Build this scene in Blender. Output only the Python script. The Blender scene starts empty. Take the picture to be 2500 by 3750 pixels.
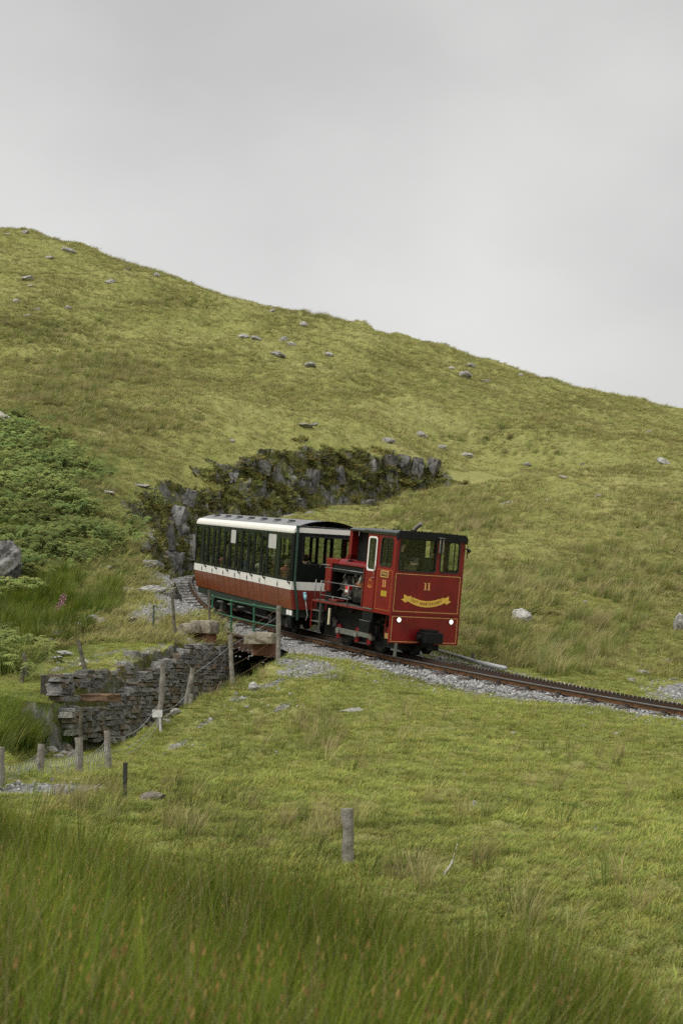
import bpy, bmesh, math, random
import numpy as np
from mathutils import Vector, Matrix, Euler
from mathutils.geometry import tessellate_polygon
rnd = random.Random(11)
nrs = np.random.RandomState(5)
S = bpy.context.scene
COL = S.collection
PI = math.pi

# ---------------------------------------------------------------- camera
PITCH, FPX = 0.118, 5208.33
cd = bpy.data.cameras.new('camera'); cam = bpy.data.objects.new('camera', cd); COL.objects.link(cam)
cd.sensor_fit = 'VERTICAL'; cd.sensor_height = 36; cd.sensor_width = 24; cd.lens = 50
cd.clip_start = 0.1; cd.clip_end = 3000
cam.location = (0, 0, 0); cam.rotation_euler = (PI/2 + PITCH, 0, 0)
cd.dof.use_dof = True; cd.dof.focus_distance = 38; cd.dof.aperture_fstop = 5.0
S.camera = cam
# ---------------------------------------------------------------- sky: an even overcast
SUN_EL, SUN_AZ = math.radians(52), math.radians(-58)     # azimuth from -Y side, light from camera left
W = bpy.data.worlds.new('World'); S.world = W; W.use_nodes = True
nt = W.node_tree; nt.nodes.clear()
out = nt.nodes.new('ShaderNodeOutputWorld')
add = nt.nodes.new('ShaderNodeAddShader')
b1 = nt.nodes.new('ShaderNodeBackground'); b1.inputs['Strength'].default_value = 0.025
b2 = nt.nodes.new('ShaderNodeBackground'); b2.inputs['Strength'].default_value = 0.345
sky = nt.nodes.new('ShaderNodeTexSky'); sky.sky_type = 'NISHITA'; sky.sun_disc = False
sky.sun_elevation = SUN_EL; sky.sun_rotation = math.radians(180-32); sky.dust_density = 6; sky.air_density = 1.0
hs = nt.nodes.new('ShaderNodeHueSaturation'); hs.inputs['Saturation'].default_value = 0.15
tc = nt.nodes.new('ShaderNodeTexCoord')
mp = nt.nodes.new('ShaderNodeMapping'); mp.inputs['Scale'].default_value = (1.6, 1.6, 2.6); mp.inputs['Location'].default_value = (3.3, 1.2, 0.4)
nz = nt.nodes.new('ShaderNodeTexNoise'); nz.inputs['Scale'].default_value = 1.5; nz.inputs['Detail'].default_value = 5; nz.inputs['Roughness'].default_value = 0.45
rp = nt.nodes.new('ShaderNodeValToRGB')
rp.color_ramp.elements[0].position = 0.34; rp.color_ramp.elements[0].color = (0.60, 0.60, 0.583, 1)
rp.color_ramp.elements[1].position = 0.66; rp.color_ramp.elements[1].color = (0.92, 0.918, 0.892, 1)
L = nt.links.new
L(tc.outputs['Generated'], mp.inputs['Vector']); L(mp.outputs['Vector'], nz.inputs['Vector']); L(nz.outputs['Fac'], rp.inputs['Fac'])
L(rp.outputs['Color'], b2.inputs['Color']); L(sky.outputs['Color'], hs.inputs['Color']); L(hs.outputs['Color'], b1.inputs['Color'])
L(b1.outputs[0], add.inputs[0]); L(b2.outputs[0], add.inputs[1]); L(add.outputs[0], out.inputs['Surface'])
sd = bpy.data.lights.new('sun', 'SUN'); sd.energy = 1.5; sd.angle = math.radians(28); sd.color = (1.0, 0.965, 0.91)
so = bpy.data.objects.new('sun', sd); COL.objects.link(so)
sdir = Vector((math.sin(SUN_AZ)*math.cos(SUN_EL), -math.cos(SUN_AZ)*math.cos(SUN_EL), math.sin(SUN_EL)))   # towards the sun
so.rotation_euler = (sdir).to_track_quat('Z', 'Y').to_euler()
S.view_settings.view_transform = 'Standard'; S.view_settings.look = 'None'; S.view_settings.gamma = 1
S.view_settings.exposure = 0.98; S.view_settings.use_curve_mapping = False
S.render.engine = 'CYCLES'; S.cycles.use_denoising = False
S.cycles.max_bounces = 6; S.cycles.transparent_max_bounces = 16; S.cycles.diffuse_bounces = 3; S.cycles.glossy_bounces = 3
S.cycles.caustics_reflective = False; S.cycles.caustics_refractive = False

# ---------------------------------------------------------------- materials
MATS = {}
def nodes_of(name):
    m = bpy.data.materials.new(name); m.use_nodes = True
    n = m.node_tree; b = n.nodes['Principled BSDF']
    return m, n, b
def mat(name, col, rough=0.6, metal=0.0, var=0.12, scale=6.0, bump=0.0, bscale=40.0, spec=0.4, col2=None, emit=0, coat=0.0):
    """principled surface with noise mottling (col to col2) and fine relief"""
    if name in MATS: return MATS[name]
    m, n, b = nodes_of(name)
    lk = n.links.new
    g = n.nodes.new('ShaderNodeNewGeometry') if False else n.nodes.new('ShaderNodeTexCoord')
    t = n.nodes.new('ShaderNodeTexNoise'); t.inputs['Scale'].default_value = scale; t.inputs['Detail'].default_value = 6; t.inputs['Roughness'].default_value = 0.6
    lk(g.outputs['Object'], t.inputs['Vector'])
    r = n.nodes.new('ShaderNodeValToRGB')
    c1 = tuple(max(0, c*(1-var)) for c in col); c2 = col2 or tuple(min(1, c*(1+var)) for c in col)
    r.color_ramp.elements[0].position = 0.33; r.color_ramp.elements[0].color = (*c1, 1)
    r.color_ramp.elements[1].position = 0.67; r.color_ramp.elements[1].color = (*c2, 1)
    lk(t.outputs['Fac'], r.inputs['Fac']); lk(r.outputs['Color'], b.inputs['Base Color'])
    b.inputs['Roughness'].default_value = rough; b.inputs['Metallic'].default_value = metal
    b.inputs['Specular IOR Level'].default_value = spec
    if coat: b.inputs['Coat Weight'].default_value = coat; b.inputs['Coat Roughness'].default_value = 0.12
    if bump:
        t2 = n.nodes.new('ShaderNodeTexNoise'); t2.inputs['Scale'].default_value = bscale; t2.inputs['Detail'].default_value = 5
        lk(g.outputs['Object'], t2.inputs['Vector'])
        bp = n.nodes.new('ShaderNodeBump'); bp.inputs['Strength'].default_value = bump; bp.inputs['Distance'].default_value = 0.02
        lk(t2.outputs['Fac'], bp.inputs['Height']); lk(bp.outputs['Normal'], b.inputs['Normal'])
    if emit:
        b.inputs['Emission Color'].default_value = (1, 0.97, 0.9, 1); b.inputs['Emission Strength'].default_value = emit
    MATS[name] = m
    return m
def glass_mat(name, tint=(0.86, 0.9, 0.86), refl=1.0):
    if name in MATS: return MATS[name]
    m, n, b = nodes_of(name); n.nodes.remove(b)
    o = n.nodes['Material Output']
    tr = n.nodes.new('ShaderNodeBsdfTransparent'); tr.inputs['Color'].default_value = (*tint, 1)
    gl = n.nodes.new('ShaderNodeBsdfGlossy'); gl.inputs['Roughness'].default_value = 0.02
    t = n.nodes.new('ShaderNodeTexNoise'); t.inputs['Scale'].default_value = 3.0
    fr = n.nodes.new('ShaderNodeLayerWeight'); fr.inputs['Blend'].default_value = .5
    pw = n.nodes.new('ShaderNodeMath'); pw.operation = 'POWER'; pw.inputs[1].default_value = 4.0; ad = n.nodes.new('ShaderNodeMath'); ad.operation = 'MULTIPLY_ADD'; ad.inputs[1].default_value = .75; ad.inputs[2].default_value = .035
    mu = n.nodes.new('ShaderNodeMath'); mu.operation = 'MULTIPLY'; mu.inputs[1].default_value = refl
    bp = n.nodes.new('ShaderNodeBump'); bp.inputs['Strength'].default_value = 0.03
    mx = n.nodes.new('ShaderNodeMixShader'); lk = n.links.new
    lk(t.outputs['Fac'], bp.inputs['Height']); lk(bp.outputs['Normal'], gl.inputs['Normal'])
    lk(fr.outputs['Facing'], pw.inputs[0]); lk(pw.outputs[0], ad.inputs[0]); lk(ad.outputs[0], mu.inputs[0]); lk(mu.outputs[0], mx.inputs[0]); lk(tr.outputs[0], mx.inputs[1]); lk(gl.outputs[0], mx.inputs[2]); lk(mx.outputs[0], o.inputs['Surface'])
    MATS[name] = m
    return m
def leaf_mat(name, base, tip, hue=0.05, val=0.35, worldvar=0.35, trans=0.35, flower=None, zmax=1.0, wscale=0.25):
    """blades and leaves: base-to-tip colour from the blade's own length (attribute t), varied per plant and over the hillside"""
    m, n, b = nodes_of(name); n.nodes.remove(b); lk = n.links.new
    o = n.nodes['Material Output']
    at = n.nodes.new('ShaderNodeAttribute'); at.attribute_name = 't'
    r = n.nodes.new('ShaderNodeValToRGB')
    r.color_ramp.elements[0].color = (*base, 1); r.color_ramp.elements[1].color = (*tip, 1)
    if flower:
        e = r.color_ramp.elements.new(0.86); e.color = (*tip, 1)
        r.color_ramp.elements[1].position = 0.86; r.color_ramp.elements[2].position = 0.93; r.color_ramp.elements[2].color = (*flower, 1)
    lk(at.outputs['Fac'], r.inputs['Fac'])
    oi = n.nodes.new('ShaderNodeObjectInfo')
    mr = n.nodes.new('ShaderNodeMapRange'); mr.inputs[3].default_value = 0.5-hue; mr.inputs[4].default_value = 0.5+hue
    mv = n.nodes.new('ShaderNodeMapRange'); mv.inputs[3].default_value = 1-val; mv.inputs[4].default_value = 1+val
    g = n.nodes.new('ShaderNodeNewGeometry')
    t = n.nodes.new('ShaderNodeTexNoise'); t.inputs['Scale'].default_value = wscale; t.inputs['Detail'].default_value = 3
    lk(g.outputs['Position'], t.inputs['Vector'])
    mw = n.nodes.new('ShaderNodeMapRange'); mw.inputs[1].default_value = 0.3; mw.inputs[2].default_value = 0.7
    mw.inputs[3].default_value = 1-worldvar; mw.inputs[4].default_value = 1+worldvar
    lk(t.outputs['Fac'], mw.inputs[0])
    hs = n.nodes.new('ShaderNodeHueSaturation')
    lk(oi.outputs['Random'], mr.inputs[0]); lk(mr.outputs[0], hs.inputs['Hue'])
    mm = n.nodes.new('ShaderNodeMath'); mm.operation = 'MULTIPLY'
    wn = n.nodes.new('ShaderNodeMath'); wn.operation = 'FRACT'
    w2 = n.nodes.new('ShaderNodeMath'); w2.operation = 'MULTIPLY'; w2.inputs[1].default_value = 7.31
    lk(oi.outputs['Random'], w2.inputs[0]); lk(w2.outputs[0], wn.inputs[0]); lk(wn.outputs[0], mv.inputs[0])
    lk(mv.outputs[0], mm.inputs[0]); lk(mw.outputs[0], mm.inputs[1]); lk(mm.outputs[0], hs.inputs['Value'])
    lk(r.outputs['Color'], hs.inputs['Color'])
    d = n.nodes.new('ShaderNodeBsdfDiffuse'); tl = n.nodes.new('ShaderNodeBsdfTranslucent'); mx = n.nodes.new('ShaderNodeMixShader')
    mx.inputs[0].default_value = trans
    vm = n.nodes.new('ShaderNodeMix'); vm.data_type = 'VECTOR'; vm.inputs[0].default_value = .62; lk(g.outputs['Normal'], vm.inputs[4]); vm.inputs[5].default_value = (0, -.15, 1)
    vn = n.nodes.new('ShaderNodeVectorMath'); vn.operation = 'NORMALIZE'; lk(vm.outputs[1], vn.inputs[0]); lk(vn.outputs[0], d.inputs['Normal'])
    lk(hs.outputs['Color'], d.inputs['Color']); lk(hs.outputs['Color'], tl.inputs['Color'])
    lk(d.outputs[0], mx.inputs[1]); lk(tl.outputs[0], mx.inputs[2]); lk(mx.outputs[0], o.inputs['Surface'])
    MATS[name] = m
    return m

# ---------------------------------------------------------------- mesh helpers
def tag(o, label=None, cat=None, group=None, kind=None):
    if label: o['label'] = label
    if cat: o['category'] = cat
    if group: o['group'] = group
    if kind: o['kind'] = kind
    return o
def empty(name, M=None, loc=None):
    o = bpy.data.objects.new(name, None); COL.objects.link(o); o.empty_display_size = 0.2
    if M is not None: o.matrix_world = M
    if loc is not None: o.location = loc
    return o
def link(name, me, m, parent=None):
    o = bpy.data.objects.new(name, me); COL.objects.link(o)
    if m is not None and not me.materials: me.materials.append(m)
    if parent: o.parent = parent
    return o
def rrect(u0, v0, u1, v1, r, n=4):
    p = []
    for cx, cy, a in ((u1-r, v1-r, 0), (u0+r, v1-r, 90), (u0+r, v0+r, 180), (u1-r, v0+r, 270)):
        for k in range(n+1):
            t = math.radians(a + 90*k/n); p.append((cx + r*math.cos(t), cy + r*math.sin(t)))
    return p
def circ(cx, cy, r, n=16): return [(cx + r*math.cos(2*PI*k/n), cy + r*math.sin(2*PI*k/n)) for k in range(n)]
class MB:
    def __init__(s): s.v = []; s.f = []
    def add(s, v, f):
        b = len(s.v); s.v += [tuple(p) for p in v]; s.f += [tuple(i+b for i in q) for q in f]; return s
    def box(s, x0, x1, y0, y1, z0, z1):
        v = [(x, y, z) for z in (z0, z1) for y in (y0, y1) for x in (x0, x1)]
        return s.add(v, [(0, 2, 3, 1), (4, 5, 7, 6), (0, 1, 5, 4), (2, 6, 7, 3), (0, 4, 6, 2), (1, 3, 7, 5)])
    def bar(s, p, q, w, h, upv=(0, 0, 1)):
        p = Vector(p); q = Vector(q); d = (q-p).normalized(); u = Vector(upv)
        sd_ = d.cross(u)
        if sd_.length < 1e-4: sd_ = d.cross(Vector((1, 0, 0)))
        sd_.normalize(); u = sd_.cross(d)
        v = []
        for c in (p, q):
            for a, b in ((-1, -1), (1, -1), (1, 1), (-1, 1)): v.append(c + sd_*a*w/2 + u*b*h/2)
        return s.add(v, [(0, 1, 2, 3), (7, 6, 5, 4), (0, 4, 5, 1), (1, 5, 6, 2), (2, 6, 7, 3), (3, 7, 4, 0)])
    def tube(s, pts, r, n=8, caps=True):
        pts = [Vector(p) for p in pts]; rr = r if isinstance(r, (list, tuple)) else [r]*len(pts)
        v = []; u = None
        for i, p in enumerate(pts):
            d = (pts[min(i+1, len(pts)-1)] - pts[max(i-1, 0)]).normalized()
            if u is None:
                u = d.orthogonal().normalized()
            else:
                u = (u - d*u.dot(d)).normalized()
            w = d.cross(u)
            for k in range(n):
                a = 2*PI*k/n; v.append(p + (u*math.cos(a) + w*math.sin(a))*rr[i])
        f = [(i*n+k, i*n+(k+1) % n, (i+1)*n+(k+1) % n, (i+1)*n+k) for i in range(len(pts)-1) for k in range(n)]
        if caps: f += [tuple(range(n-1, -1, -1)), tuple((len(pts)-1)*n+k for k in range(n))]
        return s.add(v, f)
    def plate(s, loops, axis, w0, w1):
        """flat sheet with holes: loops[0] outline, others holes; axis is the sheet's normal"""
        def P(u, v, w): return (w, u, v) if axis == 'x' else (u, w, v) if axis == 'y' else (u, v, w)
        tr = tessellate_polygon([[Vector((u, v, 0)) for u, v in l] for l in loops])
        flat = [p for l in loops for p in l]; n = len(flat)
        v = [P(u, vv, w0) for u, vv in flat] + [P(u, vv, w1) for u, vv in flat]
        f = [tuple(t) for t in tr] + [tuple(i+n for i in reversed(t)) for t in tr]
        b = 0
        for l in loops:
            k = len(l)
            for i in range(k):
                a, c = b+i, b+(i+1) % k; f.append((a, c, c+n, a+n))
            b += k
        return s.add(v, f)
    def prism(s, poly, axis, w0, w1): return s.plate([poly], axis, w0, w1)
    def ring(s, outer, inner, axis, w0, w1): return s.plate([outer, inner], axis, w0, w1)
    def xform(s, M):
        s.v = [tuple(M @ Vector(p)) for p in s.v]; return s
    def mesh(s, name, smooth=False):
        me = bpy.data.meshes.new(name); me.from_pydata(s.v, [], s.f)
        bm = bmesh.new(); bm.from_mesh(me); bmesh.ops.recalc_face_normals(bm, faces=bm.faces); bm.to_mesh(me); bm.free()
        if smooth: me.shade_smooth()
        return me
    def build(s, name, m, parent=None, smooth=False, bevel=0, seg=2):
        o = link(name, s.mesh(name, smooth), m, parent)
        if bevel:
            md = o.modifiers.new('bevel', 'BEVEL'); md.width = bevel; md.segments = seg; md.limit_method = 'ANGLE'; md.angle_limit = math.radians(40)
        return o

# ---------------------------------------------------------------- projection and numeric noise
FW = np.array([0, math.cos(PITCH), math.sin(PITCH)]); UPV = np.array([0, -math.sin(PITCH), math.cos(PITCH)]); RT = np.array([1., 0, 0])
def ray(px, py): return FW + RT*(px-1250)/FPX + UPV*(1875-py)/FPX
def at(px, py, y):
    d = ray(px, py); return d*(y/d[1])
def proj(x, y, z):
    dd = y*FW[1] + z*FW[2]
    return 1250 + FPX*x/dd, 1875 - FPX*(y*UPV[1] + z*UPV[2])/dd
def _h(ix, iy, s):
    n = (ix.astype(np.int64)*374761393 + iy.astype(np.int64)*668265263 + s*974634541) & 0x7fffffff
    n = ((n ^ (n >> 13))*1274126177) & 0x7fffffff
    return ((n ^ (n >> 16)) & 0xffff)/65535.0
def vnoise(x, y, s=0):
    ix = np.floor(x); iy = np.floor(y); fx = x-ix; fy = y-iy
    fx = fx*fx*fx*(fx*(fx*6-15)+10); fy = fy*fy*fy*(fy*(fy*6-15)+10)
    a = _h(ix, iy, s); b = _h(ix+1, iy, s); c = _h(ix, iy+1, s); d = _h(ix+1, iy+1, s)
    return (a*(1-fx)+b*fx)*(1-fy) + (c*(1-fx)+d*fx)*fy - 0.5
def fbm(x, y, o=4, s=0):
    r = 0; a = 1.0
    for k in range(o):
        r = r + a*vnoise(x*2**k + 17.3*k, y*2**k - 9.1*k, s+k); a *= 0.5
    return r

# ---------------------------------------------------------------- the railway line (centre at rail top), downhill end first
def frame(h, g, c):
    F = np.array([math.sin(h)*math.cos(g), -math.cos(h)*math.cos(g), -math.sin(g)])
    Lx = np.array([math.cos(h), math.sin(h), 0.]); U = np.cross(F, Lx)
    return F, Lx*math.cos(c) + U*math.sin(c), U*math.cos(c) - Lx*math.sin(c)
LO = np.array([1.2738, 36.6633, 1.7113]); LF = frame(.5624, .1438, -.0125)      # locomotive: front left corner at footplate
CO = np.array([-1.444, 40.8101, 2.8264]); CF = frame(.3759, .1289, -.018)       # carriage: near corner at the white belt
def matrix_of(O, Fr):
    M = Matrix.Identity(4)
    for i in range(3):
        for j in range(3): M[j][i] = Fr[i][j]
        M[i][3] = O[i]
    return M
pl = lambda a: LO + LF[0]*a + LF[1]*1.09 + LF[2]*-1.165
pc = lambda a: CO + CF[0]*a + CF[1]*1.05 + CF[2]*-1.58
ctrl = []
x, y, z = pl(-2); h = 32.2
for i in range(220):
    x += .1*math.sin(math.radians(h)); y -= .1*math.cos(math.radians(h)); z -= .1*(.145 if i < 110 else .1); h += .19 if i < 120 else .05
    if i % 20 == 19: ctrl.append((x, y, z))
ctrl = ctrl[::-1] + [tuple(pl(-2)), tuple(pl(-4)), tuple(pc(-1.8)), tuple(pc(-5)), tuple(pc(-8.5)),
    (-4.46, 52.1, 2.76), (-5.16, 55.3, 3.32), (-5.72, 58.5, 3.92), (-5.95, 61.5, 4.5), (-5.3, 65, 5.1), (-3.3, 69, 5.7), (0, 73, 6.4), (4.5, 77, 7.1), (10, 81, 7.9), (16, 84, 8.7), (24, 86.5, 9.6)]
ctrl = np.array(ctrl)
def catmull(c, step=0.1):
    o = []
    for i in range(len(c)-1):
        p0 = c[max(i-1, 0)]; p1 = c[i]; p2 = c[i+1]; p3 = c[min(i+2, len(c)-1)]
        n = max(2, int(np.linalg.norm(p2-p1)/step))
        for k in range(n):
            t = k/n; o.append(.5*((2*p1)+(-p0+p2)*t+(2*p0-5*p1+4*p2-p3)*t*t+(-p0+3*p1-3*p2+p3)*t**3))
    o.append(c[-1]); return np.array(o)
TR = catmull(ctrl)
for _ in range(30): TR[1:-1] = TR[1:-1]*.5 + (TR[:-2]+TR[2:])*.25
seg = np.linalg.norm(np.diff(TR, axis=0), axis=1); TS = np.concatenate([[0], np.cumsum(seg)])
TT = np.gradient(TR, axis=0); TT /= np.linalg.norm(TT, axis=1)[:, None]          # uphill
TN = np.stack([-TT[:, 1], TT[:, 0], 0*TT[:, 0]], 1); TN /= np.linalg.norm(TN, axis=1)[:, None]   # towards the photograph's left of the line
def track_at(s):
    P = np.array([np.interp(s, TS, TR[:, i]) for i in range(3)]); T = np.array([np.interp(s, TS, TT[:, i]) for i in range(3)]); N = np.array([np.interp(s, TS, TN[:, i]) for i in range(3)])
    return P, T/np.linalg.norm(T), N/np.linalg.norm(N)
def s_of_y(yv): return float(np.interp(yv, TR[:, 1], TS))

# ---------------------------------------------------------------- the lie of the land
NC = []
def cpx(*a):
    for px, py, yy in a: NC.append(at(px, py, yy))
def cxy(*a):
    for q in a: NC.append(np.array(q, float))
cxy((0, 0, -1.68), (-4, 0, -1.6), (4, 0, -1.7), (0, -8, -1.5), (-8, -8, -1.2), (8, -8, -1.6), (-3, 6, -1.85), (3, 6, -1.95), (0, 6, -1.95), (-4, 11, -1.75), (0, 10.5, -2.12), (4.5, 10, -1.95),
    (0, 14, -2.0), (-12, 10, -1.3), (12, 10, -1.7), (-14, 20, -1.0), (14, 22, -1.3), (-20, 32, .6), (-25, 45, 4), (14, 34, -.9), (20, 40, .3), (30, 50, 3), (-40, 60, 12), (40, 70, 10), (-60, 90, 28), (70, 100, 18), (-50, 20, 2), (50, 20, -1), (-40, -8, 0), (40, -8, -1))
cpx((1700, 3100, 14), (2000, 3000, 17), (2400, 3300, 12), (2400, 2900, 20), (2400, 2720, 27), (2150, 2590, 31.5), (1700, 2560, 33), (1700, 2750, 25), (1300, 2800, 22), (1300, 2600, 29),
    (1150, 2470, 34.5), (1000, 2550, 31), (1000, 2750, 25), (700, 2800, 24), (600, 2900, 19), (460, 2950, 18), (1000, 3000, 17), (845, 2490, 33.5), (1020, 2390, 36), (550, 2735, 27.5), (650, 2660, 29), (740, 2580, 31),
    (100, 2885, 19), (250, 2850, 21.5), (397, 2835, 23), (100, 2760, 24.5), (200, 2620, 29), (95, 2540, 32), (330, 2455, 34), (100, 2420, 36.5), (300, 2300, 40), (450, 2250, 42), (600, 2375, 37.5), (635, 2340, 39.5), (560, 2400, 36.6), (700, 2385, 39), (770, 2405, 39.6), (830, 2395, 41), (740, 2345, 41.5), (620, 2230, 43.5), (560, 2160, 50),
    (400, 2170, 48), (250, 2250, 44.5), (100, 2340, 40.5), (50, 2200, 46), (300, 2100, 50), (450, 2080, 52), (560, 1990, 56), (100, 1900, 57), (300, 1800, 61), (50, 1650, 67), (10, 1560, 71), (480, 1860, 61),
    (600, 1760, 66), (740, 1800, 68.5), (850, 1725, 71.5), (1000, 1690, 74), (1200, 1640, 78), (1400, 1655, 79.5), (1500, 1600, 84), (1680, 1680, 86), (900, 1600, 76),
    (1300, 1855, 69.5), (1440, 1815, 71.5), (1600, 1790, 75), (1665, 1745, 80), (1750, 2385, 40.5), (1750, 2200, 46), (2000, 2300, 43), (2300, 2410, 39.5), (2470, 2510, 37), (2400, 2200, 48), (2000, 2000, 55),
    (1700, 1950, 60), (2400, 1900, 62), (1400, 1960, 62), (2000, 1750, 73), (2450, 1700, 79), (1900, 1600, 88), (2400, 1580, 95),
    (0, 835, 142), (200, 880, 141), (500, 985, 138), (1000, 1135, 132), (1350, 1205, 128), (1700, 1315, 122), (2100, 1435, 118), (2400, 1508, 116), (2520, 1535, 115),
    (300, 1400, 87), (300, 1150, 112), (800, 1400, 90), (900, 1250, 110), (1300, 1400, 97), (1700, 1450, 102), (2100, 1550, 99), (-200, 900, 142), (-200, 1400, 90), (-200, 2000, 52), (-250, 2500, 33), (2750, 2400, 42), (2750, 2000, 60), (2750, 1650, 100))
for px, py, yy in ((0, 835, 142), (500, 985, 138), (1000, 1135, 132), (1700, 1315, 122), (2400, 1508, 116)):
    q = at(px, py, yy); cxy((q[0]*1.2, 175, q[2]+1.5), (q[0]*1.5, 235, q[2]-4), (q[0]*2.2, 420, q[2]-40))
NC = np.array(NC)
SC = 20.0
def tps(r2): return 0.5*r2*np.log(r2+1e-9)
A_ = NC[:, :2]/SC; n_ = len(A_)
K = tps(((A_[:, None]-A_[None])**2).sum(-1)) + np.eye(n_)*0.004
Pm = np.concatenate([np.ones((n_, 1)), A_], 1)
big = np.zeros((n_+3, n_+3)); big[:n_, :n_] = K; big[:n_, n_:] = Pm; big[n_:, :n_] = Pm.T
wts = np.linalg.solve(big, np.concatenate([NC[:, 2], np.zeros(3)]))
def natural(x, y):
    o = np.empty_like(x)
    for i in range(0, len(x), 20000):
        q = np.stack([x[i:i+20000], y[i:i+20000]], 1)/SC
        r2 = ((q[:, None, :]-A_[None])**2).sum(-1)
        o[i:i+20000] = tps(r2)@wts[:n_] + wts[n_] + q@wts[n_+1:]
    return o
TRd = TR[::4]; TNd = TN[::4]
def near_track(x, y):
    d = np.full_like(x, 99.0); zt = np.zeros_like(x); side = np.zeros_like(x); yy = np.zeros_like(x)
    m = np.where((y > 22) & (y < 95) & (np.abs(x) < 34))[0]
    for i in range(0, len(m), 20000):
        k = m[i:i+20000]
        dx = x[k][:, None]-TRd[None, :, 0]; dy = y[k][:, None]-TRd[None, :, 1]
        j = (dx*dx+dy*dy).argmin(1); a = np.arange(len(k))
        d[k] = np.hypot(dx[a, j], dy[a, j]); zt[k] = TRd[j, 2]; side[k] = np.sign(dx[a, j]*TNd[j, 0]+dy[a, j]*TNd[j, 1]); yy[k] = TRd[j, 1]
    d[yy > 80.5] = 99.0
    return d, zt, side, yy
GUL = catmull(np.array([[-.4, 47.5, .4], [-1.9, 43.6, 0.2], [-2.75, 40.6, -.25], [-3.4, 38.0, -.75], [-4.3, 34.5, -1.3], [-5.0, 31.2, -1.55], [-5.3, 28.0, -1.6], [-5.0, 25.5, -1.5], [-4.6, 23., -1.45]]), .3)
def sstep(a, b, v):
    t = np.clip((v-a)/(b-a), 0, 1); return t*t*(3-2*t)
def H(x, y, full=False):
    x = np.atleast_1d(np.asarray(x, float)); y = np.atleast_1d(np.asarray(y, float))
    z = natural(x, y)
    d, zt, side, yt = near_track(x, y)
    far = sstep(34, 80, y)
    calm = sstep(1.6, 5, d)
    z = z + calm*(fbm(x*.55, y*.55, 4, 3)*(.16+.34*far) + fbm(x*.16, y*.16, 3, 9)*(.1+.5*far))
    z = z + calm*sstep(6, 9, y)*np.maximum(0, fbm(x*1.3, y*1.3, 3, 21))*.22
    bed = zt-.34; lift = np.maximum(0, yt-76.0)*1.6
    nz_ = fbm(x*.45, y*.45, 4, 31); nz2 = fbm(x*1.7, y*1.7, 4, 37)
    hw = np.where(side > 0, 1.75*np.interp(yt, [35, 40.5], [.74, 1]), 1.55)
    steep = np.where(yt > 50, 3.0+1.8*nz_, 1.4)
    cut = bed + lift + np.maximum(0, d-hw+.7*nz_*(yt > 50)+.25*nz2*(yt > 50))*np.clip(steep, .9, 6)
    fill = bed - np.maximum(0, d-hw-.15)*.62 - lift
    near = d < 30
    zc = np.where(near, np.minimum(np.maximum(z, fill), cut), z)
    # the gully below the bridge
    g = np.full_like(x, 9.0); gz = np.zeros_like(x); gs = np.zeros_like(x)
    m = np.where((x > -10) & (x < 3) & (y > 20) & (y < 50))[0]
    if len(m):
        dx = x[m][:, None]-GUL[None, :, 0]; dy = y[m][:, None]-GUL[None, :, 1]; j = (dx*dx+dy*dy).argmin(1); a = np.arange(len(m))
        g[m] = np.hypot(dx[a, j], dy[a, j]); gz[m] = GUL[j, 2]
        tx = GUL[np.minimum(j+1, len(GUL)-1)] - GUL[np.maximum(j-1, 0)]
        gs[m] = np.sign(tx[:, 0]*dy[a, j]-tx[:, 1]*dx[a, j])
    sl = np.where(gs < 0, .8+7.2*sstep(29.9, 31.0, y), .95)          # walled side is nearly upright
    gul = gz + np.maximum(0, g-.75)*sl
    zg = np.where(g < 6, np.minimum(zc, gul), zc)
    cutting = (near & (cut < z) & (yt > 50) & (d > hw-.9))
    if full: return zg, d, side, yt, cutting, zt
    return zg
def Hs(x, y): return float(H([x], [y])[0])
def hit(px, py, y0=3.0, y1=300.0):
    """where the sight line through a pixel meets the ground"""
    d = ray(px, py); d = d/d[1]
    ys = np.concatenate([np.arange(y0, 90, .15), np.arange(90, y1, .5)])
    ys = ys[(ys >= y0) & (ys <= y1)]
    z = H(d[0]*ys, ys); b = np.where(z >= d[2]*ys)[0]
    yv = ys[b[0]] if len(b) else y1
    return float(d[0]*yv), float(yv), float(Hs(d[0]*yv, yv))
# ---------------------------------------------------------------- people (skinned figures) and lettering
def evaluated(o):
    bpy.context.view_layer.update(); dg = bpy.context.evaluated_depsgraph_get()
    me = bpy.data.meshes.new_from_object(o.evaluated_get(dg)); return me
def skinned(nodes, edges, sub=1):
    """nodes: {name: (xyz, radius)}; one continuous surface grown round the joints"""
    ks = list(nodes); ix = {k: i for i, k in enumerate(ks)}
    me = bpy.data.meshes.new('skin'); me.from_pydata([nodes[k][0] for k in ks], [(ix[a], ix[b]) for a, b in edges], [])
    o = bpy.data.objects.new('skin', me); COL.objects.link(o)
    o.modifiers.new('s', 'SKIN').use_smooth_shade = True
    sv = me.skin_vertices[0].data if me.skin_vertices else None
    if sv is None:
        bm = bmesh.new(); bm.from_mesh(me); bm.verts.layers.skin.verify(); bm.to_mesh(me); bm.free(); sv = me.skin_vertices[0].data
    for k in ks:
        r = nodes[k][1]; sv[ix[k]].radius = (r, r) if not isinstance(r, tuple) else r; sv[ix[k]].use_root = (ix[k] == 0)
    o.modifiers.new('d', 'SUBSURF').levels = sub; o.modifiers['d'].render_levels = sub
    r = evaluated(o); bpy.data.objects.remove(o); return r
M_skin = mat('skin', (.55, .34, .25), .6, 0, .06)
M_black = mat('black_cloth', (.012, .013, .013), .9, 0, .3, 20)
M_trous = mat('dark_trousers', (.02, .021, .025), .9, 0, .3, 20)
M_hair = mat('dark_hair', (.02, .014, .01), .6, 0, .4, 30)
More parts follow.
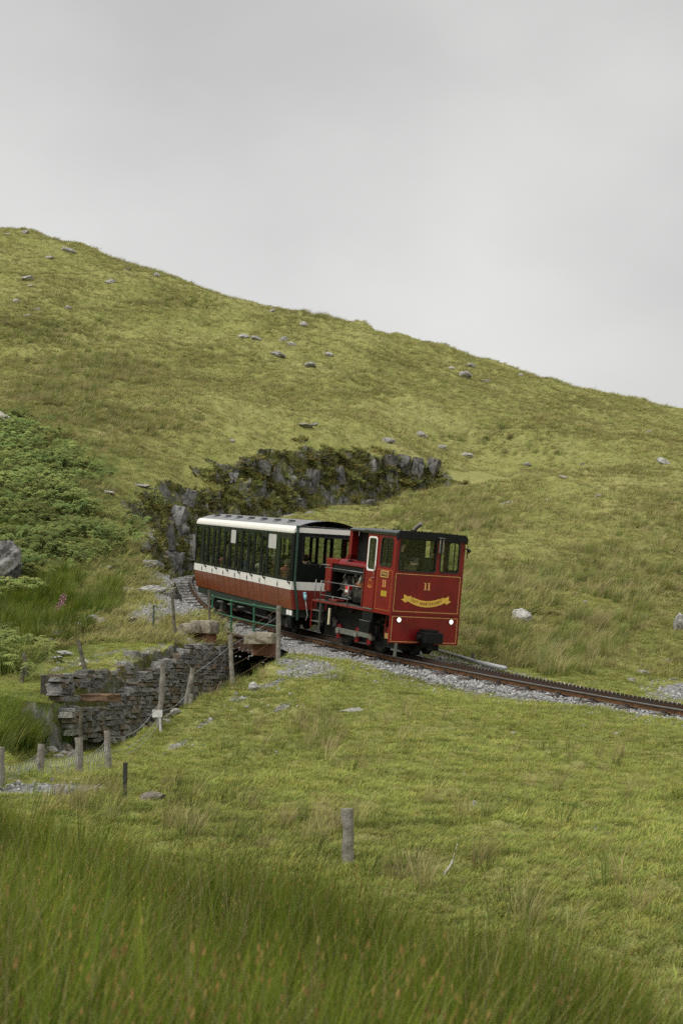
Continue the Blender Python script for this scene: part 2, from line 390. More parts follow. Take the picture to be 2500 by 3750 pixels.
def person(name, label, M, shirt, hair=None, arms='lap', cap=False, glasses=False, group=None, stand=False, bare=True):
    """local axes: x right-hand side, y facing, z up; origin at the floor below the seat"""
    hz = .95 if stand else .50
    N = {'pel': ((0, 0, hz), .135), 'waist': ((0, .01, hz+.2), (.14, .11)), 'chest': ((0, .02, hz+.42), (.175, .12)), 'neck0': ((0, .01, hz+.58), .07), 'neck': ((0, .025, hz+.66), .055),
         'head0': ((0, .045, hz+.73), .078), 'head1': ((0, .05, hz+.81), .092), 'head2': ((0, .04, hz+.88), .07)}
    E = [('pel', 'waist'), ('waist', 'chest'), ('chest', 'neck0'), ('neck0', 'neck'), ('neck', 'head0'), ('head0', 'head1'), ('head1', 'head2')]
    for s, t in ((-1, 'l'), (1, 'r')):
        N['sh'+t] = ((s*.19, .01, hz+.52), .065)
        if arms == 'lap' or (arms == 'drive' and s < 0) or (arms == 'raise' and s < 0):
            N['el'+t] = ((s*.25, .06, hz+.25), .045); N['wr'+t] = ((s*.15, .28, hz+.17), .032); hd = Vector((-s*.3, 1, -.1))
        elif arms == 'drive':
            N['el'+t] = ((s*.24, .20, hz+.30), .046); N['wr'+t] = ((s*.20, .46, hz+.34), .032); hd = Vector((0, 1, .05))
        else:
            N['el'+t] = ((s*.33, .12, hz+.42), .045); N['wr'+t] = ((s*.14, .12, hz+.72), .032); hd = Vector((-s*.5, .1, 1))
        hd.normalize(); w = Vector(N['wr'+t][0]); sx = hd.cross(Vector((0, 0, 1)))
        sx = sx.normalized() if sx.length > .05 else Vector((1, 0, 0))
        N['pa'+t] = (tuple(w+hd*.075), .034)
        E += [('chest', 'sh'+t), ('sh'+t, 'el'+t), ('el'+t, 'wr'+t), ('wr'+t, 'pa'+t)]
        for k, ln in enumerate((.07, .082, .078, .06)):
            b = w+hd*.085+sx*(k-1.5)*.021
            N['f%s%d' % (t, k)] = (tuple(b+hd*ln*.5), .0095); N['g%s%d' % (t, k)] = (tuple(b+hd*ln*.85+Vector((0, 0, -.03))), .008)
            E += [('pa'+t, 'f%s%d' % (t, k)), ('f%s%d' % (t, k), 'g%s%d' % (t, k))]
        N['th'+t] = (tuple(w+hd*.06-sx*.05*s), .011); N['ti'+t] = (tuple(w+hd*.10-sx*.065*s), .009); E += [('wr'+t, 'th'+t), ('th'+t, 'ti'+t)]
        if stand:
            N['hp'+t] = ((s*.09, 0, hz-.06), .095); N['kn'+t] = ((s*.10, .02, .5), .062); N['an'+t] = ((s*.10, -.01, .09), .045); N['to'+t] = ((s*.11, .15, .04), .042)
        else:
            N['hp'+t] = ((s*.1, .08, hz), .09); N['kn'+t] = ((s*.11, .44, hz+.02), .065); N['an'+t] = ((s*.11, .46, .09), .045); N['to'+t] = ((s*.11, .6, .04), .042)
        E += [('pel', 'hp'+t), ('hp'+t, 'kn'+t), ('kn'+t, 'an'+t), ('an'+t, 'to'+t)]
    me = skinned(N, E, 1)
    # nose, ears and mouth join the same mesh
    bm = bmesh.new(); bm.from_mesh(me)
    def blob(c, r, sc):
        bmesh.ops.create_icosphere(bm, subdivisions=2, radius=r, matrix=Matrix.Translation(c) @ Matrix.Diagonal((*sc, 1)))
    hc = hz+.80
    blob((0, .15, hc-.01), .018, (.8, 1.2, 1.4)); blob((0, .138, hc-.065), .02, (1.3, .6, .5))
    for s in (-1, 1): blob((s*.095, .04, hc), .025, (.5, .8, 1.2)); blob((s*.035, .134, hc+.02), .014, (1.2, .5, .7))
    bm.to_mesh(me); bm.free()
    me.materials.clear()
    for m_ in (M_skin, shirt, M_trous): me.materials.append(m_)
    for p in me.polygons:
        c = p.center; i = 1
        armx = abs(c.x) > .2 or c.y > .2 or c.z > hz+.62
        if c.z > hz+.60: i = 0
        elif c.z < hz+.08 and not (c.y > .2 and c.z > hz+.1): i = 2
        elif bare and (c.y > .24 or (arms == 'drive' and c.x > .12 and c.y > .17)) and c.z > hz+.1: i = 0
        p.material_index = i
    me.shade_smooth()
    o = link(name, me, None); o.matrix_world = M
    tag(o, label, 'person', group)
    if hair or cap:
        bm = bmesh.new()
        bmesh.ops.create_uvsphere(bm, u_segments=18, v_segments=12, radius=1, matrix=Matrix.Translation((0, .035, hz+.835)) @ Matrix.Diagonal((.108, .122, .105, 1)))
        for v in list(bm.verts):
            if v.co.z < hz+.80 - max(0, -(v.co.y-.03))*1.1 and not (v.co.y < .02 and v.co.z > hz+.71): bm.verts.remove(v)
            elif v.co.y > .125 and v.co.z < hz+.855: v.co.z = hz+.855
        if cap:
            bm2 = bmesh.ops.create_circle(bm, cap_ends=True, segments=14, radius=.085, matrix=Matrix.Translation((0, .15, hz+.86)) @ Matrix.Diagonal((1, .95, 1, 1)))
        hm = bpy.data.meshes.new('hair'); bm.to_mesh(hm); bm.free(); hm.shade_smooth()
        ho = link('cap' if cap else 'hair', hm, M_black if cap else hair, o)
        md = ho.modifiers.new('t', 'SOLIDIFY'); md.thickness = .008
    if glasses:
        g = MB()
        for s in (-1, 1):
            g.prism(circ(s*.038, hc+.022, .03, 12), 'y', .146, .152); g.bar((s*.07, .148, hc+.03), (s*.095, .02, hc+.03), .006, .008)
        g.bar((-.01, .15, hc+.03), (.01, .15, hc+.03), .006, .006); g.build('sunglasses', mat('dark_lens', (.01, .01, .01), .15, 0, .1), o)
    return o
def text_mesh(txt, size, extrude=.002, space=1.0):
    c = bpy.data.curves.new('t', 'FONT'); c.body = txt; c.size = size; c.extrude = extrude; c.align_x = 'CENTER'; c.align_y = 'CENTER'; c.space_character = space
    o = bpy.data.objects.new('t', c); COL.objects.link(o); me = evaluated(o); bpy.data.objects.remove(o)
    return me
def mesh_into(mb, me, M):
    mb.add([M @ v.co for v in me.vertices], [tuple(p.vertices) for p in me.polygons])

# ================================================================ the locomotive (x forward, y across from the camera side, z up from the footplate)
MLOC = matrix_of(LO, LF); LW = 2.19
M_red = mat('loco_red_paint', (.16, .004, .0045), .42, 0, .22, 1.8, .02, 30, .35, coat=.2)
M_dred = mat('loco_dull_red', (.15, .014, .010), .6, 0, .3, 6, col2=(.20, .03, .02))
M_gold = mat('gold_lining', (.62, .36, .12), .5, 0, .12)
M_ribbon = mat('ribbon_yellow', (.72, .46, .07), .55, 0, .06)
M_blk = mat('black_paint', (.007, .008, .0075), .55, 0, .3, 6, spec=.2)
M_roofl = mat('loco_roof_green', (.018, .026, .021), .30, 0, .2, 4, coat=.4)
M_steel = mat('bare_steel', (.42, .41, .38), .42, .8, .2, 9)
M_dull = mat('dull_grey_green_steel', (.16, .17, .14), .5, .3, .2, 9)
M_white = mat('white_paint', (.74, .74, .70), .45, 0, .04)
M_rub = mat('window_rubber', (.012, .014, .012), .6, 0, .2)
M_cream = mat('cab_inside_cream', (.42, .38, .20), .7, 0, .12)
M_glass = glass_mat('window_glass')
M_hose = mat('pale_hose', (.42, .40, .36), .6, 0, .15)
M_oil = mat('oily_engine_iron', (.028, .028, .027), .45, .35, .5, 14, col2=(.09, .085, .08))
M_lamp = mat('lit_headlamp', (.9, .9, .88), .3, 0, .02, emit=1.1)
loco = empty('locomotive', MLOC); tag(loco, 'small red diesel locomotive with yellow anniversary ribbon on its flat front', 'locomotive')
B = lambda: MB()
# front wall with two windows, lower skirt
fw1 = rrect(.10, 1.11, 1.28, 1.97, .09); fw2 = rrect(1.40, 1.13, 2.03, 1.96, .09)
B().plate([[(0, 0), (LW, 0), (LW, 2.02), (0, 2.02)], fw1, fw2], 'x', -.03, 0).build('front_wall', M_red, loco)
for w_, r_ in ((fw1, (.13, 1.14, 1.25, 1.94)), (fw2, (1.43, 1.16, 2.0, 1.93))):
    wn = B().ring(w_, rrect(*r_, .07), 'x', -.035, .012).build('front_window', M_rub, loco)
    B().prism(rrect(r_[0]-.01, r_[1]-.01, r_[2]+.01, r_[3]+.01, .07), 'x', -.018, -.012).build('pane', M_glass, wn)
B().plate([[(-.005, -.75), (LW+.005, -.77), (LW+.005, -.025), (-.005, -.025)], circ(.065, -.215, .028), circ(LW-.07, -.235, .035)], 'x', -.05, .012).build('front_skirt', M_red, loco)
B().box(-.05, .02, -.01, LW+.01, -.022, -.004).build('seam_strip', M_red, loco)
for y0, y1, z0, z1 in ((.045, LW-.075, .065, 1.05), (.035, LW-.06, -.72, -.055)):
    b = B(); xx = .0 if z0 > 0 else .012
    for a_ in ((y0, y1, z1-.014, z1), (y0, y1, z0, z0+.014), (y0, y0+.014, z0+.014, z1-.014), (y1-.014, y1, z0+.014, z1-.014)): b.box(xx, xx+.003, *a_)
    b.build('gold_line', M_gold, loco)
# roof visor over the front windows
vis = [(-.03, 1.90), (.02, 1.95), (LW-.02, 1.97), (LW+.03, 1.92)] + [(LW+.03, 2.06), (LW-.01, 2.13), (LW-.08, 2.16), (LW*.5, 2.175), (.08, 2.155), (.01, 2.125), (-.03, 2.06)]
B().plate([vis], 'x', .002, .06).build('roof_visor', M_blk, loco)
def roofpoly(y0, y1, ze, zt):
    return [(y0, ze), (y0-.01, ze+.05), (y0+.03, zt-.05), (y0+.12, zt-.015), ((y0+y1)/2, zt), (y1-.12, zt-.015), (y1-.03, zt-.05), (y1+.01, ze+.05), (y1, ze), (y1-.02, ze), (y0+.02, ze)]
rf = B().prism(roofpoly(-.03, LW+.03, 2.03, 2.16), 'x', -1.54, .002).build('roof', M_roofl, loco, bevel=.008)
B().prism(roofpoly(.02, LW-.02, 2.02, 2.135), 'x', -2.34, -1.541).build('rear_roof', M_roofl, loco, bevel=.008)
B().box(-1.60, .01, -.045, -.02, 2.015, 2.032).build('drip_rail', M_roofl, rf)
for xx in (-.15, -.5, -1.0, -1.35):
    for yy in (.2, .75, 1.45, 2.0): B().box(xx-.012, xx+.012, yy-.012, yy+.012, 2.13, 2.178).build('roof_bolt', M_blk, rf)
b = B(); b.tube([(-.66, .95, 2.12), (-.65, .955, 2.20), (-.58, .985, 2.28), (-.46, 1.03, 2.37)], .06, 12, caps=False); b.tube([(-.46, 1.03, 2.37), (-.50, 1.015, 2.34)], [.06, .05], 12, caps=True)
ex = b.build('exhaust_pipe', mat('sooty_exhaust', (.22, .20, .17), .5, .6, .3), loco, smooth=True); B().tube([(-.66, .95, 2.13), (-.655, .95, 2.19)], .08, 12).build('exhaust_collar', M_blk, ex)
lf = B(); lf.tube([(-1.2, .75+.05*math.cos(t*PI/8), 2.20+.05*math.sin(t*PI/8)) for t in range(17)], .010, 6); lf.box(-1.215, -1.185, .735, .765, 2.13, 2.16); lf.build('lifting_eye', M_blk, loco)
# cab sides (camera side and far side), door
for side in (0, 1):
    y0, y1 = ((0, .03) if side == 0 else (LW-.03, LW)); so_ = -1 if side == 0 else 1
    out_ = y0 if side == 0 else y1
    win = rrect(-.715, 1.18, -.155, 1.945, .09); dwin = rrect(-1.30, 1.03, -.89, 1.925, .08)
    B().plate([[(-1.37, 0), (-.031, 0), (-.031, 2.03), (-1.37, 2.03)], win, dwin], 'y', y0, y1).build('side_wall', M_red, loco)
    wn = B().ring(win, rrect(-.69, 1.205, -.18, 1.92, .07), 'y', y0-.01, y1+.01).build('side_window', M_rub, loco)
    B().prism(rrect(-.70, 1.195, -.17, 1.93, .07), 'y', y0+.012, y0+.017).build('pane', M_glass, wn)
    B().box(-.445, -.425, y0+.002, y1-.002, 1.2, 1.93).build('sliding_bar', M_rub, wn)
    dy0, dy1 = (-.014, -.002) if side == 0 else (LW+.002, LW+.014)
    dr = B().plate([[(-1.33, .05), (-.865, .05), (-.865, 1.97), (-1.33, 1.97)], rrect(-1.285, 1.045, -.905, 1.91, .07)], 'y', dy0, dy1).build('door', M_red, loco)
    B().ring(rrect(-1.31, 1.02, -.88, 1.935, .09), rrect(-1.265, 1.065, -.925, 1.89, .065), 'y', dy0-.006, dy1+.001).build('window_frame', M_white, dr)
    B().prism(rrect(-1.275, 1.055, -.915, 1.90, .065), 'y', y0+.012, y0+.017).build('pane', M_glass, dr)
    hy = dy0-.035 if side == 0 else dy1+.035
    b = B(); b.tube([(-.90, dy0, 1.16), (-.90, hy, 1.15), (-.90, hy, .95), (-.90, dy0, .92)], .012, 6); b.tube([(-.90, dy0, .86), (-.90, hy, .86), (-.97, hy, .85)], .012, 6)
    b.build('door_handle', M_steel, dr)
    B().box(-1.33, -.87, dy0-.01, dy1+.005, .012, .045).build('door_sill', M_dull, dr)
    if side == 0:
        b = B()
        for a_ in ((-.79, -.09, 1.095, 1.105), (-.79, -.09, .055, .065), (-.79, -.78, .065, 1.095), (-.10, -.09, .065, 1.095)): b.box(a_[0], a_[1], -.0045, -.001, a_[2], a_[3])
        b.build('gold_line', mat('dull_gold_lining', (.42, .17, .04), .5, 0, .15), loco)
        np_ = B().ring(rrect(-.61, .905, -.255, 1.075, .012), rrect(-.59, .925, -.275, 1.055, .008), 'y', -.022, -.001).build('name_plate', M_gold, loco)
        B().box(-.59, -.275, -.012, -.001, .925, 1.055).build('plate_field', M_blk, np_)
        RY = Matrix(((1, 0, 0, 0), (0, 0, 1, 0), (0, 1, 0, 0), (0, 0, 0, 1)))
        t = B(); mesh_into(t, text_mesh('PERIS', .115, .002, .95), Matrix.Translation((-.432, -.0175, .988)) @ Matrix(((1, 0, 0, 0), (0, 0, -1, 0), (0, 1, 0, 0), (0, 0, 0, 1)))); t.build('lettering', M_gold, np_)
        b = B()
        for xc in (-.475, -.385):      # the number 11 with serifs
            b.box(xc-.016, xc+.016, -.006, -.001, .66, .83); b.box(xc-.032, xc+.032, -.0065, -.001, .655, .672); b.box(xc-.032, xc+.016, -.0065, -.001, .815, .835)
        b.build('number', M_gold, loco)
        B().box(-.55, -.285, -.005, -.001, .41, .555).build('yellow_square', mat('mustard_paint', (.36, .26, .02), .5, 0, .05), loco)
        b = B(); b.ring(circ(-1.08, .72, .085, 20), circ(-1.08, .72, .07, 20), 'y', -.018, -.0145); b.ring(circ(-1.08, .79, .045, 16), circ(-1.08, .79, .03, 16), 'y', -.019, -.0145)
        b.prism([(-1.19, .60), (-1.12, .575), (-1.04, .575), (-.97, .60), (-.97, .65), (-1.04, .615), (-1.12, .615), (-1.19, .65)], 'y', -.0185, -.0145)
        b.build('crest', mat('crest_gold', (.40, .13, .03), .5, 0, .2), dr)
B().plate([[(.03, 0), (LW-.03, 0), (LW-.03, 2.03), (.03, 2.03)], rrect(.15, 1.25, .9, 1.92, .05), rrect(1.29, 1.25, 2.04, 1.92, .05)], 'x', -1.37, -1.345).build('rear_wall', M_cream, loco)
B().box(-1.345, -.03, .03, LW-.03, .002, .03).build('cab_floor', M_blk, loco)
B().box(-1.34, -.035, .035, LW-.035, 2.0, 2.02).build('cab_ceiling', M_cream, loco)
# desk and controls
dk = B().box(-.34, -.06, .95, 1.36, .03, 1.12)
dk.prism([(-.40, 1.12), (-.06, 1.12), (-.06, 1.45), (-.22, 1.50)], 'y', .92, 1.36)
desk = dk.build('control_desk', M_blk, loco, bevel=.01)
for yy, zz in ((1.0, 1.44), (1.12, 1.47), (1.25, 1.45)): B().tube([(-.26, yy, zz-.05), (-.28, yy, zz+.02)], .032, 10).build('gauge', M_white, desk)
B().tube([(-.36, .98, 1.16), (-.38, .9, 1.28), (-.38, .84, 1.28)], .014, 6).build('control_lever', M_steel, desk); B().tube([(-.3, 1.3, 1.4), (-.3, 1.3, 1.6)], .012, 6).build('control_lever', M_steel, desk)
B().box(-1.1, -.97, 1.0, 1.25, 1.45, 1.75).build('cab_cabinet', M_blk, loco); B().box(-1.15, -1.0, 1.25, 1.42, 1.3, 1.45).build('switch_box', mat('grey_box', (.3, .3, .3), .6), loco)
B().tube([(-.2, 1.2, 1.45), (-.2, 1.2, 1.98)], .008, 6).build('wiper_rod', M_blk, loco)
b = B(); b.box(-.95, -.62, .40, .75, .72, .80); b.box(-.82, -.74, .53, .61, .03, .72); b.build('driver_seat', M_blk, loco)
# headlamps, horn, marker lamp, front number and ribbon
for yy in (.245, 1.915):
    hl = B().ring(circ(yy, -.148, .075, 20), circ(yy, -.148, .058, 20), 'x', .0125, .035).build('headlight', M_steel, loco, smooth=False)
    B().prism(circ(yy, -.148, .057, 20), 'x', .0125, .027).build('lens', M_lamp, hl)
hn = B(); hn.box(.06, .12, 1.24, 1.44, 2.03, 2.05)
for yy in (1.29, 1.39): hn.tube([(.10, yy, 2.03), (.10, yy, 1.80), (.10, yy, 1.70), (.10, yy, 1.64)], [.014, .018, .024, .042], 10)
hn.build('horn', M_dull, loco, smooth=True)
b = B(); b.tube([(.02, LW-.02, 1.80), (.04, LW+.09, 1.80)], .012, 6); b.tube([(.04, LW+.07, 1.74), (.09, LW+.09, 1.78)], .05, 12); b.tube([(.04, LW+.05, 1.55), (.04, LW+.05, 1.9)], .012, 6); b.build('marker_lamp', M_blk, loco)
b = B()
for yc in (1.0, 1.115):
    b.box(.001, .006, yc-.022, yc+.022, .66, .84); b.box(.001, .0065, yc-.045, yc+.045, .655, .672); b.box(.001, .0065, yc-.045, yc+.022, .822, .842)
b.build('number', M_gold, loco)
def arc_pt(u, v, R=1.35, cy=1.07, z0=.205):     # a band hanging in an arc; u along, v up
    a_ = u/R; return (cy + (R-v)*math.sin(a_), z0 + R - (R-v)*math.cos(a_))
hl_ = .63; n_a = 20
low = [arc_pt(-hl_+2*hl_*k/n_a, 0) for k in range(n_a+1)]; upp = [arc_pt(-hl_+2*hl_*k/n_a, .165) for k in range(n_a+1)]
rb = B().plate([low+upp[::-1]], 'x', .004, .008).build('ribbon', M_ribbon, loco)
for sg in (-1, 1):
    def m2(pts): return [(1.07+sg*(p[0]), p[1]) for p in pts]
    B().plate([m2([(.40, .395), (.70, .37), (.74, .545), (.66, .52)][:0] + [(.42, .44), (.58, .36), (.66, .30), (.80, .385), (.715, .41), (.725, .52), (.60, .47)])], 'x', .0012, .0035).build('ribbon_tail', M_ribbon, rb)
    q1 = arc_pt(sg*hl_, .165); B().bar((.009, q1[0], q1[1]), (.009, 1.07+sg*.42, .44), .003, .014, (0, 0, 1)).build('ribbon_outline', M_dred, rb)
t = B(); txt = '130TH ANNIVERSARY'; wd = {'I': .5, ' ': .6, '1': .7, 'T': .85, 'H': .85}
tot = sum(wd.get(c_, 1.0) for c_ in txt); u = -.5*tot
glyph = {}
for i, c_ in enumerate(txt):
    w_ = wd.get(c_, 1.0)*(.8 if c_ in 'TH' and i < 5 else 1)
    if c_ != ' ':
        small = i in (3, 4)
        if (c_, small) not in glyph: glyph[(c_, small)] = text_mesh(c_, .075 if small else .115, .0015)
        uu = (u+w_/2)*(1.14/tot); vv_ = .095 if small else .08
        cy_, cz_ = arc_pt(uu, vv_); a_ = uu/1.35
        Mg = Matrix(((0, 0, 1, .0095), (math.cos(a_), -math.sin(a_), 0, cy_), (math.sin(a_), math.cos(a_), 0, cz_), (0, 0, 0, 1)))
        mesh_into(t, glyph[(c_, small)], Mg)
    u += w_
t.build('lettering', mat('ribbon_lettering', (.16, .015, .012), .5), rb)
# coupling block
cp = B().box(.013, .42, .85, 1.42, -.70, -.42).build('coupling_box', M_blk, loco, bevel=.02)
b = B(); b.box(.02, .30, .93, 1.34, -.42, -.36); b.tube([(.2, .74, -.56), (.2, .86, -.56)], .07, 12); b.box(.05, .2, .95, 1.3, -.80, -.70); b.build('coupling_fittings', M_blk, cp, bevel=.01)
B().tube([(-.18, .90, -.88), (-.18, 1.02, -.88)], .20, 18).build('pinion_wheel', M_blk, loco); B().tube([(-.10, 1.20, -.90), (-.10, 1.36, -.90)], .13, 18).build('guard_roller', M_blk, loco); B().box(-.4, 0, .95, 1.3, -.86, -.75).build('pinion_guard', M_blk, loco)
B().prism([(-.03, -.75), (-.03, -1.10), (.02, -1.10), (.02, -.75)], 'y', .20, .26).build('guard_iron', M_dull, loco)
# footplate, frame, bonnet
B().box(-3.98, -1.371, .0, LW, -.05, -.002).build('footplate', M_dred, loco)
B().box(-3.97, -1.38, .04, LW-.04, -.001, .008).build('tread_plate', mat('worn_tread', (.10, .09, .075), .7, .2, .3, 14), loco)
B().box(-1.37, -.031, .0, LW, -.05, -.002).build('cab_sole', M_red, loco)
B().box(-3.9, -.2, .45, LW-.45, -.95, -.051).build('main_frame', M_blk, loco)
hy0, hy1 = .12, LW-.12
bp = [(hy0, 1.06), (hy0, 1.10), (hy0+.03, 1.17), (hy0+.10, 1.215), (LW/2, 1.235), (hy1-.10, 1.215), (hy1-.03, 1.17), (hy1, 1.10), (hy1, 1.06), (hy1-.03, 1.06), (hy1-.03, 1.10), (LW/2, 1.2), (hy0+.03, 1.10), (hy0+.03, 1.06)]
bn = B().prism(bp, 'x', -2.95, -1.375).build('bonnet_top', M_red, loco, smooth=False, bevel=.006)
B().box(-3.58, -2.955, hy0, hy1, 1.06, 1.20).build('bonnet_rear_cap', M_red, loco, bevel=.015)
B().plate([[(-3.58, .28), (-3.27, .28), (-3.27, 1.06), (-3.58, 1.06)]], 'y', hy0, hy0+.05).build('bonnet_post', M_red, loco, bevel=.008)
B().box(-3.42, -3.3, hy0-.012, hy0, .30, .62).build('post_step', M_dred, loco)
for xx in (-1.50, -1.62): B().box(xx-.02, xx+.02, hy0, hy0+.06, .01, 1.06).build('bonnet_upright', M_dred, loco)
B().box(-3.25, -1.375, 1.0, LW-.14, .01, 1.06).build('bonnet_core', M_blk, loco); B().box(-3.56, -3.255, hy0+.055, LW-.14, .01, 1.055).build('bay_dark_block', M_blk, loco); B().box(-3.25, -1.38, hy0+.03, 1.0, .85, 1.05).build('bonnet_shade', M_blk, loco)  # black blocks added to paint the shade inside the open engine bay
B().box(-3.30, -2.9, hy0, hy0+.3, .01, .08).build('tool_box', M_dred, loco, bevel=.01)
# exhaust silencer box behind the cab
B().box(-2.30, -1.372, .30, LW-.30, 1.22, 2.03).build('silencer_box', M_blk, loco)
b = B(); b.tube([(-2.30, .62, 1.86), (-1.372, .62, 1.86)], .16, 14); b.build('silencer', M_roofl, loco, smooth=True)
b = B(); b.box(-2.45, -2.31, .10, .30, 1.235, 2.02); b.prism([(-2.62, 1.236), (-2.31, 1.236), (-2.31, 1.37), (-2.45, 1.37)], 'y', .10, .28); b.build('rear_pillar', M_red, loco)
B().box(-2.45, -2.31, LW-.30, LW-.10, 1.235, 2.02).build('rear_pillar', M_red, loco)
# engine
eng = B().box(-3.15, -1.7, .45, .98, .10, .62).build('engine_block', M_oil, loco, bevel=.03)
for k in range(6): B().box(-3.1+k*.22, -2.94+k*.22, .40, .8, .62, .78).build('cylinder_head', M_oil, eng, bevel=.015)
for xx, zz in ((-1.95, 1.0), (-1.72, .9)):
    B().tube([(xx-.05, .33, zz), (xx+.03, .28, zz-.08), (xx+.02, .24, zz-.25), (xx-.05, .25, zz-.38), (xx-.08, .32, zz-.44)], .042, 10).build('coolant_hose', M_hose, eng, smooth=True)
B().tube([(-2.13, .33, .58), (-1.93, .33, .56)], .10, 14).build('turbo_charger', mat('rusty_turbo', (.30, .11, .03), .7, .2, .3), eng, smooth=True)
B().box(-2.62, -2.46, .20, .34, .30, .50).build('oil_filter', mat('bright_red_filter', (.55, .03, .025), .5), eng, bevel=.02); B().box(-2.60, -2.48, .196, .20, .33, .40).build('filter_label', M_white, eng)
for xx, r_ in ((-2.10, .12), (-1.86, .14), (-2.4, .07)): B().tube([(xx, .22, .33), (xx, .34, .33)], r_, 16).build('pulley', M_oil, eng, smooth=False)
for k in range(12):
    b = B(); x0_ = rnd.uniform(-3.1, -1.75); z0_ = rnd.uniform(.2, .95); b.tube([(x0_, .36, z0_), (x0_+rnd.uniform(-.15, .15), .30, z0_+rnd.uniform(-.12, .12)), (x0_+rnd.uniform(-.3, .3), .34, z0_+rnd.uniform(-.25, .2))], .012, 5); b.build('engine_pipe', M_steel, eng)
for k in range(16):
    b = B(); x0_ = rnd.uniform(-3.1, -1.75); z0_ = rnd.uniform(.12, .6); s_ = rnd.uniform(.03, .07); b.box(x0_-s_, x0_+s_, .33, .45, z0_-s_, z0_+s_); b.build('engine_fitting', mat('grey_castings', (.16, .16, .15), .5, .4, .4), eng, bevel=.01)
B().tube([(-2.28, .30, .78), (-2.28, .30, 1.0)], .035, 10).build('breather', M_hose, eng)
b = B(); b.box(-2.2, -1.75, .22, .45, .10, .24); b.build('battery_tray', M_blk, eng)
# handrails on the footplate
hr = B()
for zz, x0_, x1_ in ((.937, -1.42, -3.40), (.548, -1.46, -3.55), (.165, -2.05, -3.52)): hr.tube([(x0_, -.02, zz), (x1_, -.02, zz)], .013, 8)
for xx, zz in ((-3.52, .56), (-2.85, .18), (-2.10, .56)): hr.tube([(xx, -.02, -.0), (xx, -.02, zz)], .015, 8)
hr.tube([(-3.35, .10, 1.0), (-3.75, .10, 1.0), (-3.85, .10, .97), (-3.88, .10, .9)], .013, 8); hr.tube([(-3.88, .02, .56), (-3.88, .02, .0)], .014, 8)
hr.build('handrail', mat('handrail_steel', (.20, .20, .19), .45, .6, .2), loco, smooth=True)
# steps, rods, cranks, wheels
b = B(); b.box(-3.985, -3.955, -.0, .05, -.76, -.051); b.build('step_edge', M_red, loco)
st = B(); st.box(-3.53, -3.51, .0, .05, -.76, -.051)
for zz in (-.29, -.59): st.box(-3.955, -3.53, -.0, .14, zz-.02, zz)
st.build('rear_steps', M_dull, loco)
B().box(-3.955, -3.53, .15, .17, -.72, -.051).build('step_back', M_blk, loco)
B().box(-3.10, -3.04, .03, .07, -.62, -.17).build('warning_strip', mat('yellow_white_strip', (.62, .50, .10), .5, 0, .3, 3, col2=(.75, .74, .68)), loco)
rods = B(); rods.box(-2.95, -2.05, .30, .34, -.83, -.68); rods.box(-2.05, -1.25, .305, .335, -.80, -.70)
rd = rods.build('coupling_rod', M_dull, loco, bevel=.012)
for xx in (-2.95, -2.03, -1.27): B().tube([(xx, .26, -.755), (xx, .36, -.755)], .085, 14).build('crank_pin', M_steel, rd)
for xx in (-3.02, -2.08, -1.48): B().prism([(xx-.10, -1.0), (xx+.08, -.96), (xx+.10, -.66), (xx+.02, -.58), (xx-.10, -.60)], 'y', .36, .44).build('crank_web', M_red, loco, bevel=.015)
for xx in (-2.95, -1.27):
    for yy in (.62, LW-.75):
        w_ = B().tube([(xx, yy, -.80), (xx, yy+.13, -.80)], .365, 28).build('wheel', M_blk, loco); B().tube([(xx, yy-.02, -.80), (xx, yy, -.80)], .30, 24).build('wheel_face', M_oil, w_)
b = B(); b.tube([(-.50, .32, -.47), (-.42, .32, -.47), (-.10, .32, -.47), (-.04, .32, -.47)], [.05, .11, .11, .05], 16); b.build('air_cylinder', M_red, loco, smooth=True)
B().box(-.62, -.42, .28, .34, -.70, -.56).build('brake_block', mat('ochre_casting', (.30, .20, .06), .6), loco)
B().tube([(-1.75, .3, -.16), (-1.36, .2, -.20)], .05, 10).build('air_pipe', M_red, loco)
b = B(); b.box(-.78, -.72, .36, .42, -.66, -.1); b.tube([(-.9, .4, -.35), (-.6, .4, -.5)], .03, 8); b.tube([(-.8, .42, -.25), (-.7, .42, -.6)], .035, 8); b.build('brake_hanger', M_dred, loco)
cs = B(); cs.prism([(-1.36, -.05), (-.88, -.05), (-.90, -.30), (-1.38, -.30)], 'y', .02, .20); cs.prism([(-1.385, -.31), (-.905, -.31), (-.92, -.62), (-1.40, -.62)], 'y', -.04, .16)
cs.build('cab_steps', M_blk, loco)
B().box(-1.40, -.90, -.045, .0, -.312, -.300).build('step_nosing', M_dull, loco); B().box(-1.42, -.91, -.05, .0, -.64, -.621).build('step_nosing', M_dull, loco)
for k in range(20): 
    b = B(); x0_ = rnd.uniform(-3.4, -.3); z0_ = rnd.uniform(-.62, -.15); s_ = rnd.uniform(.02, .09); b.box(x0_-s_, x0_+s_*1.4, .36, .45, z0_-s_, z0_+s_); b.build('frame_fitting', M_oil, loco, bevel=.01)
# the driver, standing at the desk
Mdrv = MLOC @ Matrix.Translation((-.50, .47, .03)) @ Matrix.Rotation(-.02, 4, 'Z')
person('person', 'train driver in black shirt and cap with sunglasses reaching to the controls', Mdrv, M_black, None, 'drive', True, True, stand=True)

